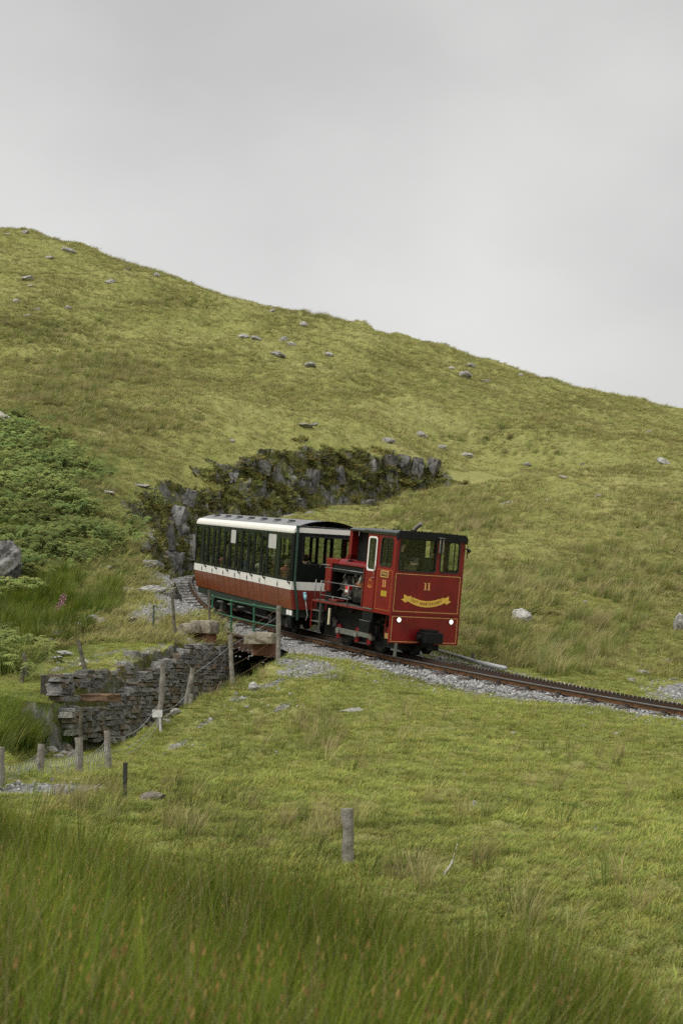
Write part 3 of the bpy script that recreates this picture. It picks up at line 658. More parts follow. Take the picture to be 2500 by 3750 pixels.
# ================================================================ the carriage (x forward 0 at the near end, y across, z up from the top of the white belt)
MCAR = matrix_of(CO, CF); CW, CLn = 2.104, 10.38
M_cgreen = mat('carriage_dark_green', (.009, .019, .013), .38, 0, .2, 3, spec=.3, coat=.15)
M_cwhite = mat('carriage_cream_white', (.72, .71, .66), .42, 0, .05, 3, coat=.2)
M_cred = mat('carriage_brown_red', (.185, .045, .012), .30, 0, .12, 1.2, .015, 12, .5, coat=.4)
M_croof = mat('carriage_roof_grey', (.19, .195, .20), .65, 0, .12, 2, .05, 30, .3)
M_groove = mat('panel_gap_black', (.008, .008, .008), .8)
M_seat = mat('seat_moquette', (.035, .03, .025), .9, 0, .4, 8)
car = empty('railway_carriage', MCAR); tag(car, 'long passenger carriage in dark green, white and brown red with many doors', 'carriage')
cuts = [-10.38, -9.37, -8.82, -8.08, -7.53, -6.80, -6.22, -5.50, -4.92, -4.20, -3.64, -2.91, -2.376, -1.22, -.10]
def seg_parts(parent, x0, x1, door, side, blind=False):
    ys = (lambda v: v) if side == 0 else (lambda v: CW-v)
    def sh(lst): return [(ys(a_), b_) for a_, b_ in lst]
    g = .014; a0, a1 = x0+g, x1-g
    B().prism(sh([(.015, -.245), (.045, -.245), (.155, -.81), (.125, -.81)]), 'x', a0, a1).build('lower_panel', M_cred, parent)
    B().prism(sh([(.0, 0), (.03, 0), (.043, -.24), (.013, -.24)]), 'x', a0, a1).build('belt_panel', M_cwhite, parent)
    w0, w1 = a0+.07, a1-.07
    if x1-x0 > .9 and not door: w0, w1 = a0+.10, a1-.28
    if door: zt_, zb = 1.22, .07
    else: zt_, zb = 1.32, .06
    y_0, y_1 = sorted((ys(.004), ys(.03)))
    B().plate([[(a0, .004), (a1, .004), (a1, 1.39), (a0, 1.39)], rrect(w0, zb, w1, zt_, .06)], 'y', y_0, y_1).build('window_frame', M_cgreen, parent)
    f0, f1 = sorted((ys(-.006), ys(.034)))
    B().ring(rrect(w0-.018, zb-.018, w1+.018, zt_+.018, .07), rrect(w0+.004, zb+.004, w1-.004, zt_-.004, .055), 'y', f0, f1).build('window_rim', M_rub, parent)
    p0, p1 = sorted((ys(.014), ys(.019)))
    B().prism(rrect(w0, zb, w1, zt_, .06), 'y', p0, p1).build('window_pane', M_glass, parent)
    if not door:
        q0, q1 = sorted((ys(.006), ys(.028))); B().box(w0, w1, q0, q1, .96, .975).build('vent_bar', M_rub, parent)
        if blind:
            q0, q1 = sorted((ys(.0005), ys(.0125))); B().prism(rrect(w0, .88, w1, 1.305, .05), 'y', q0, q1).build('window_blind', mat('frosted_panel', (.42, .42, .39), .6, 0, .08), parent)
    else:
        q0, q1 = sorted((ys(.006), ys(.028))); B().box(w0, w1, q0, q1, .55, .565).build('drop_bar', M_rub, parent)
        h0 = ys(-.06); h1 = ys(.0)
        B().tube([(a1-.03, h1, .32), (a1-.03, h0, .30), (a1-.03, h0, -.02), (a1-.03, h1, -.06)], .018, 7).build('door_handle', M_blk, parent, smooth=True)
        q0, q1 = sorted((ys(-.03), ys(.0))); B().box(a1-.12, a1+.01, q0, q1, -.055, -.02).build('door_latch', M_blk, parent)
        q0, q1 = sorted((ys(-.012), ys(.012))); B().box(a0-.02, a0+.012, q0, q1, -.2, -.08).build('hinge', M_blk, parent)
        q0, q1 = sorted((ys(-.008), ys(.004))); B().box(a0+.03, a1-.03, q0, q1, 1.31, 1.36).build('door_vent', M_rub, parent)
for side in (0, 1):
    for i in range(14):
        x0, x1 = cuts[i], cuts[i+1]; door = i % 2 == 1
        prt = empty('door' if door else 'side_panel'); prt.parent = car
        seg_parts(prt, x0, x1, door, side, blind=(side == 0 and i in (6, 12)))
    ys = (lambda v: v) if side == 0 else (lambda v: CW-v)
    B().prism([(ys(.0), 1.392), (ys(-.005), 1.44), (ys(.015), 1.51), (ys(.06), 1.565), (ys(.12), 1.60), (ys(.14), 1.585), (ys(.05), 1.49), (ys(.03), 1.392)], 'x', -CLn, 0.0).build('cornice', M_cwhite, car)
    B().prism([(ys(.032), 1.385), (ys(.05), 1.385), (ys(.05), -.235), (ys(.17), -.80), (ys(.157), -.80), (ys(.047), -.24)], 'x', -CLn+.02, -.02).build('inner_skin', M_groove, car) if False else None
    # posts between panels, seen in the gaps
    for c_ in cuts: B().prism([(ys(.016), 1.385), (ys(.06), 1.385), (ys(.06), -.22), (ys(.17), -.80), (ys(.140), -.80), (ys(.022), -.22)], 'x', c_-.03, c_+.03).build('door_post', M_groove, car)
    # lining below the windows
    b = B(); b.prism([(ys(.048), .05), (ys(.062), .05), (ys(.062), -.235), (ys(.175), -.80), (ys(.16), -.80), (ys(.05), -.235)], 'x', -CLn+.04, -.14); b.build('inner_lining', M_groove, car)
# roof
yy_ = np.linspace(.09, CW-.09, 17); top = [(float(v), float(1.575+.215*(1-((v-CW/2)/(CW/2-.09))**2)**.85)) for v in yy_]
rf = B().prism(top+[(v, z_-.03) for v, z_ in top[::-1]], 'x', -CLn+.02, -.02).build('roof', M_croof, car)
for yv in (.42, CW-.42):
    zz = float(np.interp(yv, [t_[0] for t_ in top], [t_[1] for t_ in top]))
    for k in range(7):
        xx = -9.25+1.3*k
        vt = B().box(xx-.16, xx+.16, yv-.11, yv+.11, zz-.03, zz+.012).build('roof_vent', M_croof, rf); B().box(xx-.13, xx+.13, yv-.07, yv+.07, zz+.0125, zz+.065).build('vent_cowl', mat('vent_dark_grey', (.05, .055, .055), .5), vt, bevel=.015)
# near end and far end
for nm, x0, x1 in (('near_end', -.10, -.02), ('far_end', -CLn, -CLn+.08)):
    ewin = rrect(.30, .53, CW-.30, 1.30, .09)
    en = empty(nm.split('_')[1]+'_wall'); en.parent = car
    xa, xb = (x0+.02, x1+.02) if nm == 'near_end' else (x0, x1)
    B().plate([[(.02, .003), (CW-.02, .003), (CW-.02, 1.415), (.02, 1.415)], ewin], 'x', xa, xb).build('upper_panel', M_cgreen if nm == 'far_end' else mat('end_black_green', (.005, .007, .006), .4, 0, .2, spec=.2), en)
    B().ring(rrect(.275, .505, CW-.275, 1.325, .10), ewin, 'x', xa-.004, xb+.004).build('window_rim', M_rub, en)
    B().prism(ewin, 'x', xb-.03, xb-.024).build('window_pane', M_glass, en)
    B().plate([[(.02, 1.42), (CW-.02, 1.42), (CW-.03, 1.50), (CW-.10, 1.565), (.10, 1.565), (.03, 1.50)]], 'x', xa, xb+.002).build('top_band', M_cwhite, en)
    B().plate([[(.005, -.235), (CW-.005, -.235), (CW-.005, 0), (.005, 0)]], 'x', xa, xb+.003).build('belt_band', M_cwhite, en)
    B().plate([[(.012, -.24), (.13, -.80), (CW-.13, -.80), (CW-.012, -.24)]], 'x', xa, xb+.001).build('lower_panel', mat('carriage_end_red', (.17, .02, .014), .4, 0, .15, 2, coat=.3), en)
    B().plate([[(v, z_-.031) for v, z_ in top]+[(CW-.12, 1.567), (.12, 1.567)]], 'x', xa, xb).build('roof_end', M_blk, en)
b = B(); b.tube([(.03, .10, 1.60), (.03, .10, -.02), (.03, .16, -.35), (.03, .24, -.80), (.03, .25, -1.1)], .035, 10); b.box(.0, .06, .05, .16, 1.56, 1.62)
b.build('corner_pipe', mat('pipe_dark_green', (.015, .045, .035), .35, 0, .2, coat=.3), car, smooth=False)
for yv in (1.12, 1.6):
    B().tube([(.04, yv, -.0), (.04, yv, -.35)], .018, 6).build('end_bracket', M_blk, car)
b = B(); b.tube([(.01, .42, -.33), (.07, .42, -.33)], .05, 10); b.tube([(.07, .42, -.36), (.10, .44, -.52)], [.05, .04], 10); b.build('jumper_plug', mat('pale_blue_plastic', (.25, .48, .55), .5), car, smooth=True)
B().tube([(.10, .44, -.52), (.11, .47, -.7), (.09, .53, -.95), (.05, .5, -1.1)], .014, 6).build('jumper_cable', M_hose, car, smooth=True)
# interior
B().box(-CLn+.09, -.12, .17, CW-.17, -.78, -.74).build('floor', M_seat, car)
B().prism([(v, z_-.05) for v, z_ in top]+[(CW-.1, 1.50), (.1, 1.50)], 'x', -CLn+.09, -.12).build('ceiling', mat('carriage_ceiling', (.10, .10, .09), .7), car)
for k in range(7):
    xc = -9.75+1.3*k
    B().box(xc-.05, xc+.05, .2, CW-.2, -.35, .48).build('bench_back', M_seat, car, bevel=.03)
    B().box(xc-.48, xc+.48, .2, CW-.2, -.42, -.30).build('bench_seat', M_seat, car, bevel=.03)
# underframe
B().box(-CLn+.15, -.12, .16, CW-.16, -1.03, -.812).build('underframe', mat('underframe_green', (.02, .032, .022), .5, 0, .25, 4), car)
for k, xx in enumerate((-9.3, -8.2, -7.1, -5.9, -4.8)):
    B().box(xx-.17, xx+.17, .0, .13, -1.14, -1.10).build('footboard', M_dull, car)
for xx in (-.55, -.30): B().box(xx-.11, xx+.11, .145, .158, -.99, -.85).build('notice', M_white, car)
B().box(-.75, -.35, .18, .28, -1.28, -1.06).build('end_box', M_blk, car, bevel=.02)
for xc in (-1.8, -8.5):
    bg = B(); bg.box(xc-1.1, xc+1.1, .35, .45, -1.40, -1.16); bg.box(xc-1.1, xc+1.1, CW-.45, CW-.35, -1.40, -1.16); bg.box(xc-.2, xc+.2, .4, CW-.4, -1.35, -1.04)
    bo = bg.build('bogie', M_blk, car, bevel=.02)
    for dx in (-.75, .75):
        for yv in (CW/2-.50, CW/2+.40): B().tube([(xc+dx, yv, -1.28), (xc+dx, yv+.1, -1.28)], .285, 24).build('wheel', M_blk, bo)
        B().box(xc+dx-.12, xc+dx+.12, .30, .46, -1.40, -1.18).build('axle_box', M_oil, bo, bevel=.02)
B().box(-7.2, -3.2, .4, CW-.4, -1.30, -1.035).build('equipment_box', M_blk, car, bevel=.03)
# coupling between the two vehicles
B().bar((.0, CW/2, -1.05), (.62, CW/2+.02, -1.0), .12, .10).build('drawbar', M_blk, car)
# passengers
cl_ = [mat('teal_jacket', (.04, .16, .22), .9), mat('pink_top', (.45, .14, .13), .9), mat('grey_fleece', (.20, .20, .19), .9), mat('blue_coat', (.05, .10, .25), .9), mat('cream_jumper', (.5, .46, .38), .9), mat('brown_coat', (.12, .07, .04), .9)]
hairs = [M_hair, mat('fair_hair', (.38, .24, .10), .7), mat('grey_hair', (.35, .34, .33), .7), mat('brown_hair', (.10, .05, .025), .7)]
def seat_person(xx, yy, face, label, shirt, hair, arms='lap', zz=-.74):
    M = MCAR @ Matrix.Translation((xx, yy, zz)) @ Matrix.Rotation(-PI/2 if face > 0 else PI/2, 4, 'Z')
    return person('person', label, M, shirt, hair, arms, group='passengers in the carriage', bare=False)
seat_person(-.60, .62, -1, 'dark haired passenger in black behind the carriage end window with a raised hand', M_black, M_hair, 'raise', -.66)
rows_ = [(-9.45, .42, 1, 'passenger in teal jacket seated in the carriage', 0, 0), (-7.9, .42, -1, 'passenger in pink top seated in the carriage', 1, 3), (-6.85, .44, 1, 'fair haired passenger in grey fleece seated in the carriage', 2, 1),
         (-5.55, .42, 1, 'passenger in blue coat seated in the carriage', 3, 2), (-4.0, .42, -1, 'passenger in cream jumper seated in the carriage', 4, 0), (-2.95, .44, 1, 'grey haired passenger in brown coat seated in the carriage', 5, 2), (-1.75, .44, 1, 'brown haired passenger in pink top seated in the carriage', 1, 3)]
for xx, yy, fc, lb, ci, hi in rows_: seat_person(xx, yy, fc, lb, cl_[ci], hairs[hi])
# ---------------------------------------------------------------- ground sheet
ys_ = [-9.0]
while ys_[-1] < 430:
    yv = ys_[-1]
    st = .5 if yv < 2 else .2 if yv < 33 else .14 if yv < 54 else .09 if yv < 84 else .35 if yv < 142 else 2.0 if yv < 200 else 12.0
    ys_.append(yv+st)
ys_ = np.array(ys_); NX = 520
t_ = np.linspace(-1, 1, NX); Xh = 25+.6*np.maximum(ys_, 0)
gx = (14*t_[None]+(Xh[:, None]-14)*t_[None]**5); gy = np.repeat(ys_[:, None], NX, 1)
gz, gd, gside, gyt, gcut, gzt = H(gx.ravel(), gy.ravel(), True)
X0, Y0 = gx.ravel(), gy.ravel(); Z0 = gz
# rock faces: push the steep cut walls in and out so that they are not a plain height field
cutm = gcut.astype(float)
X1 = X0 + cutm*fbm(Z0*1.1+Y0*.5, Y0*1.4+5, 4, 51)*.36; Y1 = Y0 + cutm*fbm(Z0*1.2-X0*.6, X0*1.5, 4, 61)*.40
pxx, pyy = proj(X0, np.maximum(Y0, 1.0), Z0)
def ell(px, py, rx, ry, rot=0, soft=.35, jit=.35):
    c, s = math.cos(rot), math.sin(rot); dx = pxx-px; dy = pyy-py
    u = (dx*c+dy*s)/rx; v = (-dx*s+dy*c)/ry
    r = np.sqrt(u*u+v*v) + fbm(X0*1.7, Y0*1.7, 4, 71)*jit
    return (1-sstep(1-soft, 1+soft, r))*(Y0 > 3)
grav = np.zeros_like(X0)
for e in ((2520, 2535, 170, 38, -.1), (150, 2893, 230, 24, -.08), (300, 2425, 180, 10, -.28), (520, 2395, 120, 12, -.42), (560, 2250, 120, 50, -.4), (650, 2130, 110, 60, 0), (650, 2215, 110, 75, -.2),
          (720, 2190, 60, 60, 0), (1120, 2440, 140, 36, .25), (1080, 2470, 70, 16, .1), (960, 2520, 90, 10, -.4), (1050, 2580, 60, 9, -.4), (760, 2640, 45, 9, -.5), (650, 2730, 70, 9, -.5), (470, 2225, 60, 12, -.3), (870, 2560, 30, 10, 0)):
    grav = np.maximum(grav, ell(*e))
grav = np.maximum(grav, np.where((gd < 2.3) & (gyt < 76), 1-sstep(1.75, 2.35, gd/np.interp(gyt, [35, 40.5], [.78, 1])+fbm(X0*1.3, Y0*1.3, 3, 81)*.6), 0))
lush = np.zeros_like(X0)
for e in ((150, 1850, 330, 300, .3), (400, 2030, 260, 120, .5), (60, 2150, 130, 250, 0), (100, 2650, 260, 130, 0), (180, 2330, 200, 80, 0)): lush = np.maximum(lush, ell(*e))
NV = len(X0)
me = bpy.data.meshes.new('ground')
me.vertices.add(NV); me.vertices.foreach_set('co', np.stack([X1, Y1, Z0], 1).ravel())
R_, C_ = len(ys_)-1, NX-1
a = (np.arange(R_)[:, None]*NX+np.arange(C_)[None]).ravel()
q = np.stack([a, a+1, a+NX+1, a+NX], 1).ravel()
me.loops.add(len(q)); me.loops.foreach_set('vertex_index', q)
me.polygons.add(len(a)); me.polygons.foreach_set('loop_start', np.arange(0, len(q), 4)); me.polygons.foreach_set('loop_total', np.full(len(a), 4))
me.update(); me.shade_smooth()
ca = me.color_attributes.new('mask', 'FLOAT_COLOR', 'POINT')
ca.data.foreach_set('color', np.stack([grav, lush, cutm, np.ones(NV)], 1).ravel())

def ground_material():
    m, n, b = nodes_of('hill_grass'); lk = n.links.new
    N = lambda t: n.nodes.new(t)
    g = N('ShaderNodeNewGeometry'); at_ = N('ShaderNodeVertexColor'); at_.layer_name = 'mask'
    sp = N('ShaderNodeSeparateColor'); lk(at_.outputs['Color'], sp.inputs[0])
    def noise(s, d=5, r=.6, vec=None):
        t = N('ShaderNodeTexNoise'); t.inputs['Scale'].default_value = s; t.inputs['Detail'].default_value = d; t.inputs['Roughness'].default_value = r
        lk(vec or g.outputs['Position'], t.inputs['Vector']); return t.outputs['Fac']
    def ramp(f, stops):
        r = N('ShaderNodeValToRGB'); el = r.color_ramp.elements
        while len(el) < len(stops): el.new(.5)
        for e, (p, c) in zip(el, stops): e.position = p; e.color = (*c, 1)
        lk(f, r.inputs['Fac']); return r.outputs['Color']
    def mix(f, a, b_, mode='MIX'):
        x = N('ShaderNodeMix'); x.data_type = 'RGBA'; x.blend_type = mode
        if isinstance(f, float): x.inputs[0].default_value = f
        else: lk(f, x.inputs[0])
        lk(a, x.inputs[6]); lk(b_, x.inputs[7]); return x.outputs[2]
    def math_(op, a, b_=None, cl=False):
        x = N('ShaderNodeMath'); x.operation = op; x.use_clamp = cl
        for i, v in enumerate((a, b_)):
            if v is None: continue
            if isinstance(v, (int, float)): x.inputs[i].default_value = v
            else: lk(v, x.inputs[i])
        return x.outputs[0]
    patches = ramp(noise(.11, 5, .55), [(.30, (.17, .185, .05)), (.48, (.245, .248, .08)), (.62, (.30, .285, .11)), (.75, (.38, .335, .16))])
    fine = ramp(noise(2.2, 6, .7), [(.3, (.13, .155, .038)), (.55, (.245, .25, .08)), (.72, (.375, .35, .15))])
    grass = mix(.55, patches, fine)
    lushc = ramp(noise(1.4, 5, .6), [(.35, (.045, .075, .015)), (.65, (.10, .13, .03))])
    grass = mix(sp.outputs['Green'], grass, lushc)
    gravel = ramp(noise(13, 4, .75), [(.34, (.09, .088, .083)), (.5, (.22, .217, .207)), (.66, (.40, .395, .38))])
    gk = math_('MULTIPLY', sp.outputs['Red'], 1.0); gb = math_('ADD', gk, math_('MULTIPLY', math_('SUBTRACT', noise(3.0, 5, .7), .5), 1.3))
    gf = math_('MULTIPLY', math_('GREATER_THAN', gb, .48), math_('GREATER_THAN', gk, .05))
    col = mix(gf, grass, gravel)
    # bare rock and moss where the ground is cut steep
    nrm = N('ShaderNodeSeparateXYZ'); lk(g.outputs['True Normal'], nrm.inputs[0])
    st = N('ShaderNodeMapRange'); st.inputs[1].default_value = .78; st.inputs[2].default_value = .52; lk(nrm.outputs['Z'], st.inputs[0])
    tcs = N('ShaderNodeMapping'); tcs.inputs['Scale'].default_value = (1.6, 1.6, .55); lk(g.outputs['Position'], tcs.inputs['Vector'])
    rock = ramp(noise(2.6, 7, .7, tcs.outputs[0]), [(.32, (.035, .035, .033)), (.48, (.12, .12, .115)), (.6, (.24, .235, .225)), (.74, (.40, .39, .37))])
    moss = ramp(noise(4.0, 5, .7), [(.35, (.04, .048, .014)), (.6, (.115, .112, .03)), (.75, (.19, .165, .05))])
    mf = math_('SUBTRACT', noise(.9, 5, .65), .40); mf = math_('MULTIPLY', mf, 7.0, True)
    rm = mix(mf, rock, moss)
    kf = math_('ADD', st.outputs[0], math_('MULTIPLY', math_('SUBTRACT', noise(1.6, 5, .7), .5), 1.4)); kf = math_('MULTIPLY', math_('SUBTRACT', kf, .35), 4, True)
    kf = math_('MULTIPLY', kf, math_('MULTIPLY', math_('ADD', math_('MULTIPLY', sp.outputs['Blue'], 1.0), math_('GREATER_THAN', .45, nrm.outputs['Z'])), 1.0, True))
    col = mix(kf, col, rm)
    lk(col, b.inputs['Base Color']); b.inputs['Roughness'].default_value = .92; b.inputs['Specular IOR Level'].default_value = .12
    bp = N('ShaderNodeBump'); bp.inputs['Strength'].default_value = .9; bp.inputs['Distance'].default_value = .16
    hh = math_('ADD', noise(2.4, 6, .7), math_('MULTIPLY', noise(11, 4, .7), .5)); lk(hh, bp.inputs['Height']); lk(bp.outputs['Normal'], b.inputs['Normal'])
    return m
GM = ground_material()
ground = link('ground', me, GM); tag(ground, kind='structure', label='rough green hill pasture with a rock cutting and a gully')
# the far ridge on the right
mb = MB()
q0 = at(2360, 1512, 420); n = 60
vv = []; ff = []
for i in range(n):
    for k, (dy, dz) in enumerate(((-60, -26), (-30, -8), (0, 0), (60, -2), (140, -40))):
        xx = 40+i*3.2; u = i/(n-1)
        top = at(2330, 1484, 420)[2] - 12*u + 3.0*math.exp(-((u-.32)/.12)**2)*1.0 + .8*vnoise(np.array([i*.35]), np.array([.5]), 4)[0] - 14*max(0, .12-u)
        vv.append((xx+rnd.uniform(-.4, .4), 420+dy, top+dz+rnd.uniform(-.3, .3)))
for i in range(n-1):
    for k in range(4): ff.append((i*5+k, (i+1)*5+k, (i+1)*5+k+1, i*5+k+1))
mb.add(vv, ff); tag(mb.build('hill', GM, smooth=True), kind='structure', label='distant grassy ridge')

# ---------------------------------------------------------------- ballast, rails, rack and sleepers
M_ball = None
def gravel_mat(name, scale, cols, bump):
    m, n, b = nodes_of(name); lk = n.links.new; N = lambda t: n.nodes.new(t)
    g = N('ShaderNodeNewGeometry'); v = N('ShaderNodeTexVoronoi'); v.inputs['Scale'].default_value = scale; lk(g.outputs['Position'], v.inputs['Vector'])
    r = N('ShaderNodeValToRGB'); el = r.color_ramp.elements; el.new(.5)
    for e, (p, c) in zip(el, cols): e.position = p; e.color = (*c, 1)
    s = N('ShaderNodeSeparateColor'); lk(v.outputs['Color'], s.inputs[0]); lk(s.outputs[0], r.inputs['Fac']); lk(r.outputs['Color'], b.inputs['Base Color'])
    bp = N('ShaderNodeBump'); bp.inputs['Strength'].default_value = bump; bp.inputs['Distance'].default_value = .05; bp.invert = True
    lk(v.outputs['Distance'], bp.inputs['Height']); lk(bp.outputs['Normal'], b.inputs['Normal']); b.inputs['Roughness'].default_value = .9; b.inputs['Specular IOR Level'].default_value = .15
    return m
M_ball = gravel_mat('ballast_stone', 17, [(0, (.09, .088, .083)), (.45, (.215, .212, .203)), (1, (.37, .365, .355))], 1.0)
sA, sB = 2.0, s_of_y(75)
ss = np.arange(sA, sB, .2); sect = [(-2.1, -.60), (-1.75, -.40), (-1.2, -.20), (-.5, -.178), (0, -.178), (.5, -.178), (1.2, -.20), (1.8, -.24), (2.45, -.64)]
rows = []; cc = np.array([o for o, _ in sect]); cz = np.array([zz for _, zz in sect])
cc = np.interp(np.linspace(0, 8, 25), np.arange(9), cc); cz = np.interp(np.linspace(0, 8, 25), np.arange(9), cz)
V = []
for s in ss:
    P, T, Nn = track_at(s)
    for o, zz in zip(cc, cz):
        if 40.2 < P[1] < 45.6 and o > 1.3: o = min(o, 2.03); zz = max(zz, -.24)
        V.append(P + Nn*(o*np.interp(P[1], [35, 40.5], [.72, 1]) if o > 0 else o) + np.array([0, 0, zz]))
V = np.array(V); V[:, 2] += fbm(V[:, 0]*2.2, V[:, 1]*2.2, 4, 91)*.045
k = len(cc); F_ = [(i*k+j, (i+1)*k+j, (i+1)*k+j+1, i*k+j+1) for i in range(len(ss)-1) for j in range(k-1)]
bme = bpy.data.meshes.new('ballast'); bme.from_pydata(V.tolist(), [], F_); bme.shade_smooth()
tag(link('ballast', bme, M_ball), kind='structure', label='bed of pale grey crushed stone under the rails')

M_rust = mat('rail_rust', (.065, .033, .018), .8, .1, .35, 9, .25, 60, .2, col2=(.125, .066, .028))
M_railtop = mat('rail_head_steel', (.16, .15, .14), .42, .7, .2, 5)
M_rackd = mat('rack_greased_steel', (.035, .034, .032), .5, .4, .4, 12, col2=(.10, .055, .03))
M_sleeper = mat('sleeper_steel', (.10, .085, .07), .7, .2, .3, 8, .2, 50)
M_clip = mat('rail_clip_iron', (.03, .027, .025), .7, .2, .3)
track = empty('railway_track', loc=tuple(track_at(10)[0])); tag(track, 'rusty narrow gauge rack railway line curving over grey ballast', kind='structure')
bpy.context.view_layer.update()
def sweep(name, prof, off, m, parent, s0, s1, step=.25, zoff=0):
    sv = np.arange(s0, s1, step); v = []
    for s in sv:
        P, T, Nn = track_at(s)
        for a_, b_ in prof: v.append(P - Nn*(off+a_) + np.array([0, 0, zoff+b_]))
    k = len(prof); f = [(i*k+j, (i+1)*k+j, (i+1)*k+(j+1) % k, i*k+(j+1) % k) for i in range(len(sv)-1) for j in range(k)]
    f += [tuple(range(k)), tuple((len(sv)-1)*k+j for j in reversed(range(k)))]
    mb = MB(); mb.add(v, f)
    o = mb.build(name, m, parent); o.matrix_parent_inverse = parent.matrix_world.inverted(); return o
web = [(-.055, -.13), (.055, -.13), (.055, -.115), (.012, -.10), (.012, -.035), (.03, -.03), (-.03, -.03), (-.012, -.035), (-.012, -.10), (-.055, -.115)]
head = [(-.03, -.0295), (.03, -.0295), (.03, -.008), (.022, 0), (-.022, 0), (-.03, -.008)]
sC = s_of_y(70)
for off in (-.43, .43):
    r = sweep('rail', web, off, M_rust, track, sA, sC)
    h_ = sweep('rail_head', head, off, M_railtop, r, sA, sC); h_.matrix_parent_inverse = Matrix.Identity(4)
# sleepers
sl = MB(); sl.box(-.10, .10, -.92, .92, -.21, -.135); slm = sl.mesh('sleeper')
for v_ in slm.vertices:
    if v_.co.z > -.17: v_.co.x *= .75
slm.materials.append(M_sleeper)
cl = MB()
for yy in (-.43, .43):
    for d_ in (-.10, .10):
        cl.box(-.05, .05, yy+d_-.03, yy+d_+.03, -.134, -.10); cl.tube([(-.035, yy+d_, -.10), (-.02, yy+d_, -.075), (.02, yy+d_, -.075), (.035, yy+d_, -.10)], .012, 6)
clm = cl.mesh('rail_clip'); clm.materials.append(M_clip)
def track_matrix(s):
    P, T, Nn = track_at(s); X = Vector(T); Y = Vector(Nn); Zv = X.cross(Y); M = Matrix.Identity(4)
    for i in range(3): M[i][0] = X[i]; M[i][1] = Y[i]; M[i][2] = Zv[i]; M[i][3] = P[i]
    return M
Ti = track.matrix_world.inverted()
s = 2.5
while s < s_of_y(66):
    o = link('sleeper', slm, None, track); o.matrix_basis = Ti @ track_matrix(s)
    c = link('rail_clip', clm, None, o)
    s += .9
# rack: two toothed bars side by side on chairs
bar = [(-.012, -.10), (.012, -.10), (.012, .035), (-.012, .035)]
tm = MB()
tm.prism([(-.032, 0), (.032, 0), (.026, .035), (.016, .055), (-.016, .055), (-.026, .035)], 'y', -.013, .013)
tme = tm.mesh('rack_tooth'); tme.materials.append(M_rackd)
rackm = mat('rack_bar_rust', (.10, .046, .02), .8, .1, .45, 5, .2, 50, .2, col2=(.045, .04, .035))
for off, ph in ((-.03, 0), (.03, .055)):
    r = sweep('rack_bar', bar, off, rackm, track, sA, sC, zoff=.0)
    s = 2.6+ph; nT = 0
    Ri = r.matrix_world
    while nT < 150:
        o = link('rack_tooth', tme, None, r)
        M = track_matrix(s) @ Matrix.Translation((0, -off, .033)); o.matrix_basis = M
        s += .11; nT += 1
# ================================================================ bridge, walls, fences
def s_for_px(px, off, zo):
    best = None
    for s in np.arange(sA, s_of_y(56), .05):
        P, T, Nn = track_at(s); Q = P+Nn*off+np.array([0, 0, zo]); q = proj(*Q)[0]
        if best is None or abs(q-px) < best[0]: best = (abs(q-px), s, Q)
    return best[1], best[2]
M_sand = mat('red_sandstone', (.20, .095, .06), .9, 0, .25, 4, .5, 25, .15)
M_cope = mat('lichened_coping', (.20, .16, .105), .95, 0, .3, 5, .6, 22, .1, col2=(.30, .28, .22))
M_gird = mat('rusted_girder', (.045, .033, .026), .8, .2, .4, 6, .3, 40, .2, col2=(.12, .07, .045))
M_rgreen = mat('railing_green', (.018, .105, .052), .45, 0, .15, 8)
M_dark = mat('dark_void_stone', (.02, .02, .019), .9)
OFF = 2.12
sb0 = s_for_px(985, OFF, -.2)[0]; sb1 = s_for_px(785, OFF, -.2)[0]
br = empty('bridge', loc=tuple(track_at(sb0)[0])); bpy.context.view_layer.update()
tag(br, 'short rusty girder bridge with coping stones carrying the railway over the gully', 'bridge')
Bi = br.matrix_world.inverted()
def along(name, o0, o1, z0, z1, s0, s1, m, bevel=0):
    v = []; sv = np.arange(s0, s1+.3, .3); k = 4
    for s in sv:
        P, T, Nn = track_at(s)
        for o, zz in ((o0, z0), (o1, z0), (o1, z1), (o0, z1)): v.append(P+Nn*o+np.array([0, 0, zz]))
    f = [(i*k+j, (i+1)*k+j, (i+1)*k+(j+1) % k, i*k+(j+1) % k) for i in range(len(sv)-1) for j in range(k)] + [(0, 1, 2, 3), tuple((len(sv)-1)*k+j for j in (3, 2, 1, 0))]
    mb = MB(); mb.add(v, f); o = mb.build(name, m, br, bevel=bevel); o.matrix_parent_inverse = Bi; return o
gd_ = along('girder_web', OFF-.02, OFF+.02, -.46, -.14, sb0-.6, sb1+.5, M_gird)
along('girder_flange', OFF-.10, OFF+.10, -.139, -.11, sb0-.6, sb1+.5, M_gird); along('girder_flange', OFF-.10, OFF+.12, -.495, -.461, sb0-.6, sb1+.5, M_gird)
along('girder_web', -1.7, -1.66, -.46, -.14, sb0-.6, sb1+.5, M_gird)
along('bridge_deck', -1.6, OFF-.03, -.45, -.30, sb0-.6, sb1+.5, M_dark)
for s in np.linspace(sb0, sb1, 4):
    P, T, Nn = track_at(s); c_ = P+Nn*(OFF+.04)
    mb = MB(); mb.bar(c_+np.array([0, 0, -.46]), c_+np.array([0, 0, -.14]), .03, .10, tuple(T)); o = mb.build('stiffener', M_gird, br); o.matrix_parent_inverse = Bi
